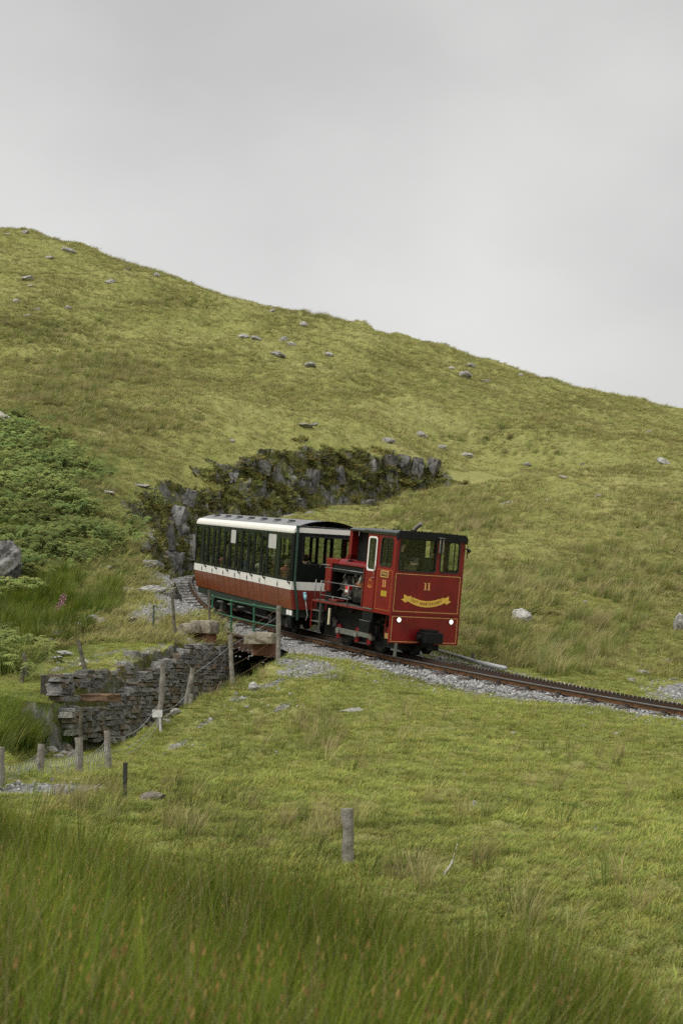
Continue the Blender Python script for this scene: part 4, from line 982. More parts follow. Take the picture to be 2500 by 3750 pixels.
def block(name, px0, px1, py0, py1, y, depth, m, parent, tilt=0, yaw=.35, jit=.02, bevel=.02, notch=True):
    """a dressed stone seen between two pixels, at distance y, turned to follow the line"""
    a_ = at(px0, py1, y); b_ = at(px1, py0, y); w = b_[0]-a_[0]; h = b_[2]-a_[2]
    bm = bmesh.new(); bmesh.ops.create_cube(bm, size=1); bmesh.ops.subdivide_edges(bm, edges=bm.edges, cuts=2, use_grid_fill=True)
    for v in bm.verts:
        v.co.x *= w/math.cos(yaw); v.co.y *= depth; v.co.z *= h
        v.co += Vector((rnd.uniform(-jit, jit), rnd.uniform(-jit, jit), rnd.uniform(-jit, jit)))
        if notch and v.co.z > h*.3: v.co.x *= .93; v.co.z += .04*(1-abs(v.co.x)/w*2)
    me = bpy.data.meshes.new(name); bm.to_mesh(me); bm.free()
    o = link(name, me, m, parent); M = Matrix.Translation(((a_[0]+b_[0])/2, y+depth*.3, (a_[2]+b_[2])/2)) @ Matrix.Rotation(-yaw, 4, 'Z') @ Matrix.Rotation(tilt, 4, 'Y')
    if parent: o.matrix_parent_inverse = parent.matrix_world.inverted()
    o.matrix_basis = M
    md = o.modifiers.new('b', 'BEVEL'); md.width = bevel; md.segments = 2
    return o
block('coping_stone', 712, 787, 2274, 2319, 40.6, .55, M_cope, br, .03, .5)
block('coping_stone', 664, 716, 2286, 2326, 40.2, .5, M_cope, br, -.25, .5)
block('coping_stone', 905, 1012, 2320, 2358, 38.6, .45, M_cope, br, -.02, .55)
block('bearing_stone', 722, 780, 2320, 2366, 40.7, .5, M_sand, br, 0, .4, .01, .015, False)
block('bearing_stone', 940, 1010, 2358, 2400, 39.0, .5, M_sand, br, 0, .5, .01, .015, False)
# green tube railing on the bridge
rl = empty('bridge_railing', loc=tuple(s_for_px(778, OFF-.12, -.15)[1])); bpy.context.view_layer.update(); Ri_ = rl.matrix_world.inverted()
tag(rl, 'green painted tube railing with ball joints along the edge of the bridge', 'railing')
tops = []
for px in (778, 847, 929):
    s_, Q = s_for_px(px, OFF-.12, -.15); Q = Vector(Q); tops.append(Q)
    mb = MB(); mb.tube([Q+Vector((0, 0, -.05)), Q+Vector((0, 0, .98))], .029, 10); mb.tube([Q+Vector((0, 0, -.02)), Q+Vector((0, 0, .0))], .07, 10); o = mb.build('post', M_rgreen, rl, smooth=False); o.matrix_parent_inverse = Ri_
    for zz in (.98, .50):
        bm = bmesh.new(); bmesh.ops.create_uvsphere(bm, u_segments=12, v_segments=8, radius=.05, matrix=Matrix.Translation(Q+Vector((0, 0, zz)))); mm = bpy.data.meshes.new('ball_joint'); bm.to_mesh(mm); bm.free(); mm.shade_smooth()
        j = link('ball_joint', mm, M_rgreen, o)
s_, Qe = s_for_px(1018, OFF-.12, -.15); Qe = Vector(Qe)
for zz in (.98, .50):
    mb = MB(); e = Qe+Vector((0, 0, zz+.02))
    mb.tube([q+Vector((0, 0, zz)) for q in tops]+[e], .02, 8); o = mb.build('rail_tube', M_rgreen, rl, smooth=True); o.matrix_parent_inverse = Ri_

# ---- dry stone retaining walls: every stone its own piece
def stone_mat(name, c0, c1):
    m = mat(name, c0, .93, 0, .35, 5, .8, 24, .15, col2=c1); return m
STM = [stone_mat('slate_grey_stone', (.13, .128, .118), (.29, .283, .262)), stone_mat('dark_wet_stone', (.075, .074, .07), (.17, .168, .156)), stone_mat('brown_stone', (.12, .095, .065), (.22, .185, .135)), stone_mat('lichen_stone', (.15, .15, .13), (.32, .31, .28))]
stone_meshes = []
for k in range(16):
    bm = bmesh.new(); bmesh.ops.create_cube(bm, size=1)
    for v in bm.verts: v.co += Vector((rnd.uniform(-.17, .17), rnd.uniform(-.22, .14), rnd.uniform(-.2, .2)))
    bmesh.ops.bevel(bm, geom=bm.edges[:], offset=.11, segments=1, affect='EDGES')
    for v in bm.verts: v.co += Vector((rnd.uniform(-.03, .03), rnd.uniform(-.05, .05), rnd.uniform(-.04, .04)))
    me = bpy.data.meshes.new('stone'); bm.to_mesh(me); bm.free(); me.materials.append(STM[(0, 0, 1, 0, 2, 0, 3, 1, 0, 2, 0, 1, 0, 0, 2, 1)[k]]); stone_meshes.append(me)
def gul_side(off):
    t = np.gradient(GUL, axis=0); n = np.stack([t[:, 1], -t[:, 0]], 1); n /= np.linalg.norm(n, axis=1)[:, None]
    return GUL[:, :2]+n*off
GL = gul_side(1.0)
if GL[len(GL)//2, 0] > GUL[len(GUL)//2, 0]: SGN = -1.0
else: SGN = 1.0
def stone_wall(label, off, ya, yb, topf, botf, lean=0.06, core=True):
    line = gul_side(off*SGN); m = (line[:, 1] > ya) & (line[:, 1] < yb); line = line[m]; line = line[np.argsort(line[:, 1])]
    u = np.concatenate([[0], np.cumsum(np.linalg.norm(np.diff(line, axis=0), axis=1))]); Lw = u[-1]
    P_ = lambda s: np.array([np.interp(s, u, line[:, 0]), np.interp(s, u, line[:, 1])])
    p0 = P_(0); root = empty('stone_wall', loc=(p0[0], p0[1], botf(p0[0], p0[1]))); bpy.context.view_layer.update(); Wi = root.matrix_world.inverted()
    tag(root, label, 'wall')
    # core behind the stones
    v = []; f = []; ks = np.arange(.3, Lw+.2, .2)
    for s in ks:
        p = P_(min(s, Lw)); d = P_(min(s+.1, Lw))-P_(max(s-.1, 0)); n = np.array([d[1], -d[0]])/np.linalg.norm(d)   # towards the gully
        if (n@(GUL[np.argmin(((GUL[:, :2]-p)**2).sum(1)), :2]-p)) < 0: n = -n
        tz = topf(*p)-.04; bz = botf(*p)-.3
        for o, zz in ((-.04, bz), (-.04-lean*(tz-bz), tz), (-.45, tz), (-.45, bz)): q = p+n*o; v.append((q[0], q[1], zz))
    k = 4; f = [(i*k+j, (i+1)*k+j, (i+1)*k+(j+1) % k, i*k+(j+1) % k) for i in range(len(ks)-1) for j in range(k)]+[(0, 1, 2, 3), tuple((len(ks)-1)*k+j for j in (3, 2, 1, 0))]
    mb = MB(); mb.add(v, f); o = mb.build('mortar', mat('wall_earth', (.05, .045, .035), .95, 0, .4, 8, .6, 30), root); o.matrix_parent_inverse = Wi
    zmin = min(botf(*P_(s)) for s in ks); zmax = max(topf(*P_(s)) for s in ks); z = zmin; cnt = 0
    while z < zmax:
        ch = rnd.uniform(.07, .16); s = rnd.uniform(-.2, 0)
        while s < Lw:
            w = rnd.choice((.12, .16, .2, .26, .32, .4, .55))*rnd.uniform(.85, 1.15); c = min(max(s+w/2, 0), Lw); p = P_(c); tz = topf(*p); bz = botf(*p)
            if bz < z+ch*.7 and z+ch*.55 < tz:
                hh = min(ch, tz-z+.03) if rnd.random() > .12 else ch*1.35
                d = P_(min(c+.1, Lw))-P_(max(c-.1, 0)); n = np.array([d[1], -d[0]])/np.linalg.norm(d)
                if (n@(GUL[np.argmin(((GUL[:, :2]-p)**2).sum(1)), :2]-p)) < 0: n = -n
                q = p-n*(lean*(z-bz)+.06-rnd.uniform(0, .05))
                o = link('stone', stone_meshes[rnd.randrange(16)], None, root); o.matrix_parent_inverse = Wi
                o.matrix_basis = Matrix.Translation((q[0], q[1], z+hh/2+rnd.uniform(-.012, .012))) @ Matrix.Rotation(math.atan2(d[1], d[0])+rnd.uniform(-.08, .08), 4, 'Z') @ Matrix.Rotation(rnd.uniform(-.07, .07), 4, 'Y') @ Matrix.Diagonal((w*1.0, .3, hh*1.02, 1)); cnt += 1
            s += w+rnd.uniform(0, .012)
        z += ch*.97
    return root, cnt
def prof(pts):
    def fz(x, y):
        px = 1250+FPX*x/y*.99; py = np.interp(px, [p[0] for p in pts], [p[1] for p in pts]); return float(at(px, py, y)[2])
    return fz
wA, nA = stone_wall('tall dry stone retaining wall of slate rising from the gully to the bridge', .70, 30.6, 41.2, prof([(290, 2600), (420, 2590), (470, 2540), (520, 2495), (570, 2450), (650, 2400), (700, 2370), (760, 2355), (800, 2365)]), prof([(290, 2690), (500, 2740), (560, 2715), (660, 2640), (760, 2560), (860, 2480)]))
wB, nB = stone_wall('upper dry stone wall stepped back above the brown slab', 1.02, 30.4, 35.2, prof([(220, 2468), (300, 2462), (400, 2452), (460, 2440), (520, 2440), (560, 2470)]), prof([(220, 2560), (420, 2565), (470, 2520), (560, 2480)]))
wC, nC = stone_wall('short stone wall under the grass verge beside the abutment', 1.15, 35.4, 38.8, prof([(500, 2392), (560, 2388), (640, 2370), (700, 2345)]), prof([(500, 2450), (600, 2450), (700, 2400)]))
print('stones', nA, nB, nC, 'bridge y', track_at(sb0)[0][1], track_at(sb1)[0][1])
M_slab = mat('brown_sandstone_slab', (.13, .085, .055), .95, 0, .25, 4, .6, 20, .1)
def slab(name, label, px, py, w, h, y, m, yaw=.3, tilt=0, depth=.35):
    o = block(name, px-w/2, px+w/2, py-h/2, py+h/2, y, depth, m, None, tilt, yaw, .02, .02, False); tag(o, label, 'slab'); return o
slab('flat_stone', 'long brown sandstone slab lying on the ledge of the retaining wall', 368, 2556, 124, 26, 30.9, M_slab, .9)
slab('flat_stone', 'brown stone slab lying at the foot of the doubled fence post', 652, 2627, 84, 24, 30.0, M_slab, .5, -.12)

# ---- fences
M_wood = mat('weathered_wood', (.16, .145, .12), .9, 0, .3, 7, .5, 45, .1, col2=(.27, .25, .215))
M_wood2 = mat('dark_lichened_wood', (.085, .075, .055), .95, 0, .35, 8, .6, 35, .1, col2=(.16, .15, .11))
M_wire = mat('galvanised_wire', (.30, .31, .31), .5, .5, .2)
M_rwire = mat('rusty_wire', (.13, .075, .045), .7, .3, .3)
M_iron = mat('dark_iron_post', (.028, .030, .024), .7, .2, .3)
FP = {}
def fence_post(key, label, px, ptop, y, r=.05, m=None, dx=0, square=False, cat='fence post', pbase=None):
    q = at(px, ptop, y); zb = Hs(q[0]+0, y)
    base = Vector((q[0]-dx, y, zb-.25)); topv = Vector((q[0], y, q[2]))
    mb = MB()
    if square:
        mb.bar(base, topv, r*1.6, r*1.2, (0, 1, 0))
    else:
        n = 9; pts = [base.lerp(topv, t) + Vector((rnd.uniform(-.008, .008), rnd.uniform(-.008, .008), 0)) for t in np.linspace(0, 1, n)]
        mb.tube(pts, [r*rnd.uniform(.92, 1.08)*(1.05-.12*i/n) for i in range(n)], 10)
    o = link(('iron_post' if square else 'fence_post'), None or mb.mesh('fence_post', False), m or M_wood); 
    me = o.data
    for v in me.vertices: v.co -= base
    o.location = base
    tag(o, label, cat); FP[key] = (base+Vector((0, 0, .25)), topv); return o
fence_post('a', 'pale upright fence post at the end of the green railing', 1020, 2218, 36.2, .06)
fence_post('b', 'pale fence post on the bank below the coping stone', 842, 2325, 33.2, .052, dx=-.10)
fence_post('c', 'split pale fence post leaning beside the brown slab', 706, 2446, 30.6, .055, dx=.15)
fence_post('c2', 'short pale stake nailed to the foot of the split fence post', 700, 2540, 30.5, .05, dx=.02)
fence_post('d', 'tall grey fence post behind the small white sign', 598, 2446, 29.0, .058, dx=.08)
fence_post('e', 'grey fence post where the wire netting sags from two strands', 392, 2676, 23.2, .052, dx=-.06)
fence_post('f', 'thick grey fence post in the middle of the netting fence', 290, 2700, 21.2, .06, dx=-.03)
fence_post('g', 'grey fence post rising from the pale gravel patch', 153, 2724, 19.6, .05, dx=.02)
fence_post('h', 'broad cut-off fence post at the end of the netting fence', 3, 2738, 18.6, .06)
fence_post('i', 'thin leaning fence post beside the railway ballast', 630, 2168, 39.2, .045, M_wood2, dx=-.13)
fence_post('j', 'dark fence post leaning on the bank above the stone wall', 285, 2343, 34.0, .05, M_wood2, dx=-.26)
fence_post('k', 'dark fence post of a pair standing at the bracken edge', 90, 2390, 33.0, .05, M_wood2, dx=-.10)
fence_post('l', 'shorter dark fence post of the pair at the bracken edge', 84, 2444, 32.6, .045, M_wood2, dx=.0)
fence_post('m', 'thin weathered stake against the green railing', 765, 2160, 42.5, .035, M_wood2, dx=-.06)
fence_post('n', 'large weathered round post standing alone behind the tall rushes', 1273, 2962, 14.0, .058)
fence_post('o', 'slim dark iron post standing alone on the grass bank', 460, 2792, 18.0, .032, M_iron, 0, True, 'post')
fence_post('p', 'short green iron post at the edge of the ballast', 564, 2215, 40.2, .028, mat('green_iron', (.03, .055, .04), .6), 0, True, 'post')
fence_post('q', 'dark broken stump beside the grey conduit', 1733, 2392, 39.0, .06, M_wood2, .03)
fence_post('r', 'dark wooden stake among the rubble left of the wall', 300, 2592, 30.2, .04, M_wood2, .02)
fence_post('s', 'old dark stake leaning with the sign post', 592, 2610, 28.9, .035, M_wood2, .02)
def strand(a_, b_, fa, fb, sag, r=.0035, m=None, n=8):
    A = FP[a_][0].lerp(FP[a_][1], fa); Bv = FP[b_][0].lerp(FP[b_][1], fb)
    return [A.lerp(Bv, t) + Vector((0, 0, -sag*4*t*(1-t)+rnd.uniform(-.008, .008))) for t in np.linspace(0, 1, n)]
def wires(label, items, m, r=.0045):
    root = None
    for k, pts in enumerate(items):
        mb = MB(); mb.tube(pts, r, 4)
        if root is None:
            root = empty('wire_fence', loc=pts[0]); bpy.context.view_layer.update(); tag(root, label, 'wire')
        o = mb.build('wire', m, root); o.matrix_parent_inverse = root.matrix_world.inverted()
    return root
wires('rusty wire strands from the railing post down the bank', [strand(x0, x1, f_, f_, .03) for x0, x1 in (('a', 'b'), ('b', 'c')) for f_ in (.22, .45, .65, .95)], M_rwire)
wires('slack galvanised strands in front of the retaining wall', [strand('a', 'b', .82, .80, .02), strand('b', 'c', .82, .8, .05), strand('c', 'd', .3, .3, .12), strand('d', 'e', .45, .85, .25), strand('d', 'e', .2, .45, .2), strand('d', 'e', .05, .25, .15)], M_wire, .005)
# sagging netting
items = []
for x0, x1, n in (('e', 'f', 12), ('f', 'g', 16), ('g', 'h', 14)):
    top_ = strand(x0, x1, .70, .62, .10, n=n); mid = strand(x0, x1, .45, .42, .08, n=n); bot = strand(x0, x1, .12, .15, .02, n=n); hi = strand(x0, x1, .8, .6, .1, n=n)
    items += [top_, mid, bot, hi]
    for k in range(n-1): items.append([top_[k], mid[k]+Vector((rnd.uniform(-.05, .05), 0, 0)), bot[k]+Vector((rnd.uniform(-.06, .06), 0, 0))]); items.append([top_[k], mid[min(k+1, n-1)], bot[min(k+1, n-1)]])
wires('sagging galvanised wire netting in front of the dark rushes', items, M_wire, .0032)
# small white sign on a white post
q = at(577, 2613, 28.7); sg_ = empty('sign', loc=(q[0], 28.7, Hs(q[0]+.05, 28.7))); bpy.context.view_layer.update(); Si = sg_.matrix_world.inverted()
tag(sg_, 'small blank white sign on a thin white post before the stone wall', 'sign')
mb = MB(); mb.box(q[0]-.10, q[0]+.10, 28.68, 28.69, q[2]-.075, q[2]+.075); o = mb.build('board', mat('faded_white_board', (.50, .50, .48), .6, 0, .15, 12), sg_); o.matrix_parent_inverse = Si
mb = MB(); mb.tube([(q[0]+.08, 28.72, Hs(q[0]+.05, 28.7)-.2), (q[0]+.04, 28.71, q[2]+.06)], .026, 8); o = mb.build('post', mat('white_post', (.46, .46, .45), .5), sg_); o.matrix_parent_inverse = Si
# conduit beside the track
mb = MB(); A = at(1607, 2399, 40.4); Bq = at(1850, 2447, 37.2); Cq = at(1745, 2424, 38.5)
zc = lambda P: max(P[2], Hs(P[0], P[1])+.05)
p_ = [Vector((A[0], A[1], zc(A))), Vector((Cq[0], Cq[1], zc(Cq))), Vector((Bq[0], Bq[1], zc(Bq)))]
mb.tube(p_, .055, 10); cdt = mb.build('conduit', mat('grey_plastic_pipe', (.33, .34, .34), .4, 0, .1), smooth=True); tag(cdt, 'long grey conduit lying beside the track', 'pipe')

# ---- rocks and boulders on the hill
ROCK = [mat('pale_lichened_rock', (.25, .245, .23), .95, 0, .4, 3, .8, 9, .12, col2=(.52, .51, .48)), mat('grey_hill_rock', (.18, .176, .16), .95, 0, .4, 3, .8, 9, .12, col2=(.40, .39, .36)), mat('brown_grey_rock', (.10, .085, .06), .95, 0, .4, 3, .8, 9, .12, col2=(.24, .22, .18))]
def rock_mesh(seed, sub=3, rough=0.0):
    r = random.Random(seed); bm = bmesh.new(); bmesh.ops.create_icosphere(bm, subdivisions=sub, radius=1)
    pl_ = [(Vector((r.gauss(0, 1), r.gauss(0, 1), r.gauss(0, .7))).normalized(), r.uniform(.55, .9)) for _ in range(9)]
    co = np.array([v.co for v in bm.verts]); nn = fbm(co[:, 0]*1.3+seed, co[:, 1]*1.3+co[:, 2]*1.7, 4, seed)
    for v, k in zip(bm.verts, nn):
        v.co *= 1+.35*k
        for n, d in pl_:
            e = v.co.dot(n)-d
            if e > 0: v.co -= n*e*.92
    if rough:
        co = np.array([v.co for v in bm.verts]); n2 = fbm(co[:, 0]*4+seed, co[:, 1]*4+co[:, 2]*5, 4, seed+5); n3 = fbm(co[:, 2]*3+seed, co[:, 0]*6, 3, seed+9)
        for v, k, k3 in zip(bm.verts, n2, n3): v.co *= 1+rough*(k+.6*k3)
    me = bpy.data.meshes.new('rock'); bm.to_mesh(me); bm.free(); return me
rmesh = {}
CLIFF = [mat('cliff_rock_pale', (.13, .128, .12), .95, 0, .5, 2.2, .9, 7, .1, col2=(.32, .315, .30)), mat('cliff_rock_dark', (.06, .06, .055), .95, 0, .5, 2.2, .9, 7, .1, col2=(.19, .185, .17))]
def slab_mesh(seed):
    """a split angular slab with flat joints"""
    r = random.Random(seed); bm = bmesh.new(); bmesh.ops.create_cube(bm, size=2)
    for _ in range(5):
        n = Vector((r.gauss(0, 1), r.gauss(-.4, 1), r.gauss(0, .6))).normalized(); c = n*r.uniform(.55, .95)
        g = bmesh.ops.bisect_plane(bm, geom=bm.verts[:]+bm.edges[:]+bm.faces[:], plane_co=c, plane_no=n, clear_outer=True)
        bmesh.ops.holes_fill(bm, edges=[e for e in bm.edges if e.is_boundary], sides=0)
    bmesh.ops.triangulate(bm, faces=bm.faces[:]); bmesh.ops.subdivide_edges(bm, edges=bm.edges[:], cuts=2, use_grid_fill=True)
    for v in bm.verts: v.co += Vector((r.uniform(-.05, .05), r.uniform(-.07, .07), r.uniform(-.05, .05)))
    me = bpy.data.meshes.new('slab'); bm.to_mesh(me); bm.free(); return me
def rock(px, py, w, h, label, mi=0, group=None, name='rock', yfix=None, sink=.3, depth=None, rot=None):
    if yfix: q = at(px, py+h/2, yfix); x_, y_, z_ = q[0], yfix, Hs(q[0], yfix)
    else: x_, y_, z_ = hit(px, py+h*.35)
    sc_ = y_/FPX; k = rnd.randrange(10)
    if (k, mi) not in rmesh:
        rmesh[(k, mi)] = rock_mesh(k+3, 3, .16); rmesh[(k, mi)].materials.append(ROCK[mi])
    o = link(name, rmesh[(k, mi)], None)
    W_, H_ = w*sc_/2, h*sc_/2
    o.matrix_world = Matrix.Translation((x_, y_, z_+H_*((1-sink)*.7-(.35 if group and group.startswith('rocks') else 0)))) @ Matrix.Rotation(rot if rot is not None else rnd.uniform(-.3, .3), 4, 'Y') @ Matrix.Diagonal((W_*1.15, (depth or W_*.8), H_*1.25, 1)) @ Matrix.Rotation(rnd.uniform(0, 6), 4, 'Z')
    if group:
        size = 'broad' if w > 2.4*h else 'squat' if w > 1.5*h else 'upright'; size = ('tiny ' if w < 26 else 'small ' if w < 42 else 'large ')+size
        label = size+' '+('pale', 'grey', 'brown')[mi]+' '+label
    tag(o, label, 'rock', group); return o
big = rock(-15, 2085, 210, 190, 'large lichened boulder bulging from the bank below the bracken', 0, name='boulder', sink=.2, rot=.1)
big.data = rock_mesh(8, 5, .22); big.data.materials.append(mat('big_boulder_rock', (.06, .06, .055), .95, 0, .5, 1.7, 1.0, 5, .1, col2=(.30, .295, .28)))
rock(1905, 2258, 88, 52, 'pale rounded boulder lying in rushes beyond the locomotive', 0, name='boulder', rot=.15)
rock(1200, 1140, 62, 30, 'pale boulder perched on the skyline above dark rushes', 0, name='boulder')
rock(928, 2517, 50, 34, 'pale squarish stone on the bank below the railing post', 0)
rock(545, 2162, 115, 30, 'broad pale flat rock at the foot of the ballast', 0)
rock(462, 2163, 72, 26, 'grey rock beside the broad flat rock by the ballast', 1)
rock(560, 2925, 120, 44, 'flat brown stone half buried near the iron post', 2)
rock(575, 1012, 28, 18, 'small pale boulder just under the skyline', 0)
rock(2425, 1690, 58, 22, 'pale slanting rock on the right hillside slope', 0, rot=.4)
rock(2490, 2285, 46, 70, 'grey rock outcrop in the bank above the gravel path', 1)
rock(1700, 1375, 62, 28, 'grey outcrop below the skyline rocks on the upper slope', 1)
G1 = 'rocks scattered over the upper hillside'
for px, py, w, h in ((92, 848, 34, 20), (250, 915, 52, 18), (180, 942, 46, 16), (405, 1035, 40, 14), (105, 1025, 56, 16), (110, 1048, 30, 10), (250, 1125, 30, 15), (60, 1105, 36, 18), (140, 1137, 26, 12), (95, 1157, 36, 10), (1110, 1190, 38, 22), (890, 1230, 46, 18), (935, 1243, 44, 18),
    (1040, 1240, 40, 20), (1070, 1262, 36, 16), (1020, 1300, 62, 18), (1135, 1340, 58, 22), (1205, 1300, 42, 16), (1720, 1340, 42, 20), (1780, 1395, 42, 14), (1805, 1425, 22, 14), (995, 1137, 32, 12), (30, 860, 30, 12), (470, 990, 22, 10), (1650, 1352, 30, 14), (1905, 1375, 26, 12)):
    rock(px, py, w, h, 'rock '+('close under the skyline' if py < (850+px*.28) else 'on the high slope left of the bare ridge' if px < 700 else 'in the middle of the high slope' if px < 1300 else 'in the outcrop high on the right slope'), rnd.choice((0, 1)), G1)
G2 = 'rocks scattered over the slope by the cutting'
for px, py, w, h in ((1120, 1555, 62, 12), (1150, 1552, 30, 12), (850, 1612, 20, 14), (2375, 1585, 32, 16), (1930, 1700, 30, 16), (2055, 1745, 44, 12), (2190, 1815, 28, 14), (1850, 1845, 74, 16), (2000, 1830, 26, 12), (2130, 1700, 20, 10), (1620, 1640, 40, 26), (1715, 1665, 52, 22), (1420, 1610, 60, 24), (1540, 1590, 46, 22), (520, 1780, 70, 12), (560, 1790, 24, 10), (395, 1800, 50, 12), (420, 1795, 24, 10),
    (290, 2040, 60, 18), (400, 2075, 30, 14), (2030, 2362, 22, 14), (2345, 2462, 62, 26), (2305, 2490, 44, 20), (1835, 2292, 28, 14), (2140, 2210, 18, 12), (2440, 2420, 36, 14)):
    rock(px, py, w, h, 'rock '+('in the grass beside the bracken' if px < 620 else 'on the brow above the cutting' if px < 1750 and py < 1700 else 'in the grass right of the cutting' if py < 1900 else 'in the rushy slope beyond the locomotive'), rnd.choice((0, 1, 1)), G2)
G3 = 'stones on the bank left of the line'
for px, py, w, h in ((335, 2268, 58, 28), (368, 2276, 44, 24), (300, 2292, 54, 24), (212, 2318, 42, 30), (225, 2328, 32, 20), (186, 2350, 44, 20), (392, 2240, 62, 14), (404, 2225, 54, 12), (250, 2395, 80, 14), (205, 2408, 60, 12), (470, 2270, 60, 12), (300, 2440, 36, 14)):
    rock(px, py, w, h, 'stone breaking the turf '+('by the leaning dark post' if py > 2380 else 'along the bracken edge' if px < 280 else 'of the bank below the ballast'), 0, G3)
G4 = 'small stones on the near bank'
for px, py, w, h in ((865, 2542, 18, 14), (1285, 2602, 84, 16), (885, 2560, 24, 14), (905, 2590, 26, 12), (1062, 2548, 18, 12), (1880, 2690, 20, 14), (1700, 2842, 16, 10), (1612, 2930, 20, 16), (1737, 2942, 22, 16), (1010, 2760, 16, 8), (2140, 2660, 18, 10), (2255, 2690, 26, 10), (2180, 3060, 16, 10), (1860, 2930, 12, 16), (1430, 2890, 12, 10), (700, 3030, 12, 16)):
    rock(px, py, w, h, 'stone on the grass '+('below the railing post' if px < 1100 else 'of the open bank' if py < 2750 else 'of the hollow behind the rushes'), 0, G4, 'stone')
G5 = 'rubble at the ends of the retaining wall'
for px, py, w, h, yy in ((640, 2650, 44, 26, 29.8), (620, 2668, 40, 20, 29.6), (610, 2690, 34, 18, 29.4), (190, 2600, 60, 22, 30), (240, 2580, 60, 24, 30.3), (270, 2600, 46, 28, 30.2), (165, 2628, 40, 22, 29.5), (215, 2632, 50, 22, 29.6), (262, 2636, 44, 26, 29.6), (255, 2520, 60, 60, 30.6), (420, 2500, 40, 30, 33), (455, 2520, 30, 34, 33.2), (690, 2350, 40, 40, 39.6), (700, 2390, 40, 30, 39.3), (660, 2330, 36, 34, 39.8), (640, 2400, 50, 24, 38.5)):
    rock(px, py, w, h, 'rubble stone '+('by the brown slab' if 600 < px < 645 and py > 2600 else 'at the broken wall end' if px < 300 else 'on the wall ledge' if px < 500 else 'under the coping stones'), 1 if rnd.random() < .6 else 2, G5, yfix=yy)
# a broken pale stick
x_, y_, z_ = hit(1640, 3190); mb = MB(); mb.tube([(x_-.06, y_-.3, Hs(x_-.06, y_-.3)+.03), (x_+.03, y_+.05, z_+.05), (x_+.13, y_+.5, Hs(x_+.13, y_+.5)+.06)], [.010, .010, .006], 7)
o = mb.build('stick', mat('bleached_wood', (.42, .40, .36), .8)); tag(o, 'bleached broken stick lying in the grass', 'stick')
# rock slabs standing out of the cutting wall
G6 = 'rock slabs in the cutting wall'
cand = [(1060, 1770, 46, 110), (1135, 1800, 40, 80), (1085, 1870, 54, 60), (960, 1725, 30, 40), (860, 1745, 30, 40), (690, 1840, 40, 50), (640, 1910, 50, 80), (612, 1985, 40, 100), (665, 1970, 46, 90), (690, 2020, 44, 80), (600, 2065, 40, 50), (640, 2060, 54, 60), (560, 2075, 36, 36), (1420, 1735, 34, 70), (1475, 1730, 34, 60), (1530, 1725, 40, 70), (1580, 1715, 36, 60),  (1345, 1850, 50, 34), (1240, 1770, 26, 60)]
for px, py, w, h in cand:
    x_, y_, z_ = hit(px, py); sc_ = y_/FPX; k = rnd.randrange(10); mi = 0 if px < 1200 and rnd.random() < .6 else 1
    if ('s', k, mi) not in rmesh: rmesh[('s', k, mi)] = slab_mesh(k+30); rmesh[('s', k, mi)].materials.append(CLIFF[mi])
    o = link('rock_outcrop', rmesh[('s', k, mi)], None)
    o.matrix_world = Matrix.Translation((x_, y_+.15, z_)) @ Matrix.Rotation(rnd.uniform(-.2, .35), 4, 'Y') @ Matrix.Rotation(rnd.uniform(-.2, .1), 4, 'X') @ Matrix.Diagonal((w*sc_*.62, .45, h*sc_*.60, 1)) @ Matrix.Rotation(rnd.uniform(-.5, .5), 4, 'Z')
    tag(o, ('tall ' if h > 1.5*w else 'squat ' if h < .9*w else 'square ')+('pale grey' if mi == 0 else 'dark grey')+' rock slab '+('in the cliff beside the ballast' if px < 720 else 'on the grassy lip of the cutting' if py > 1830 and px > 1300 or py < 1680 else 'in the mossy wall above the carriage roof' if px < 1200 else 'in the shaded far end of the cutting'), 'rock', G6)
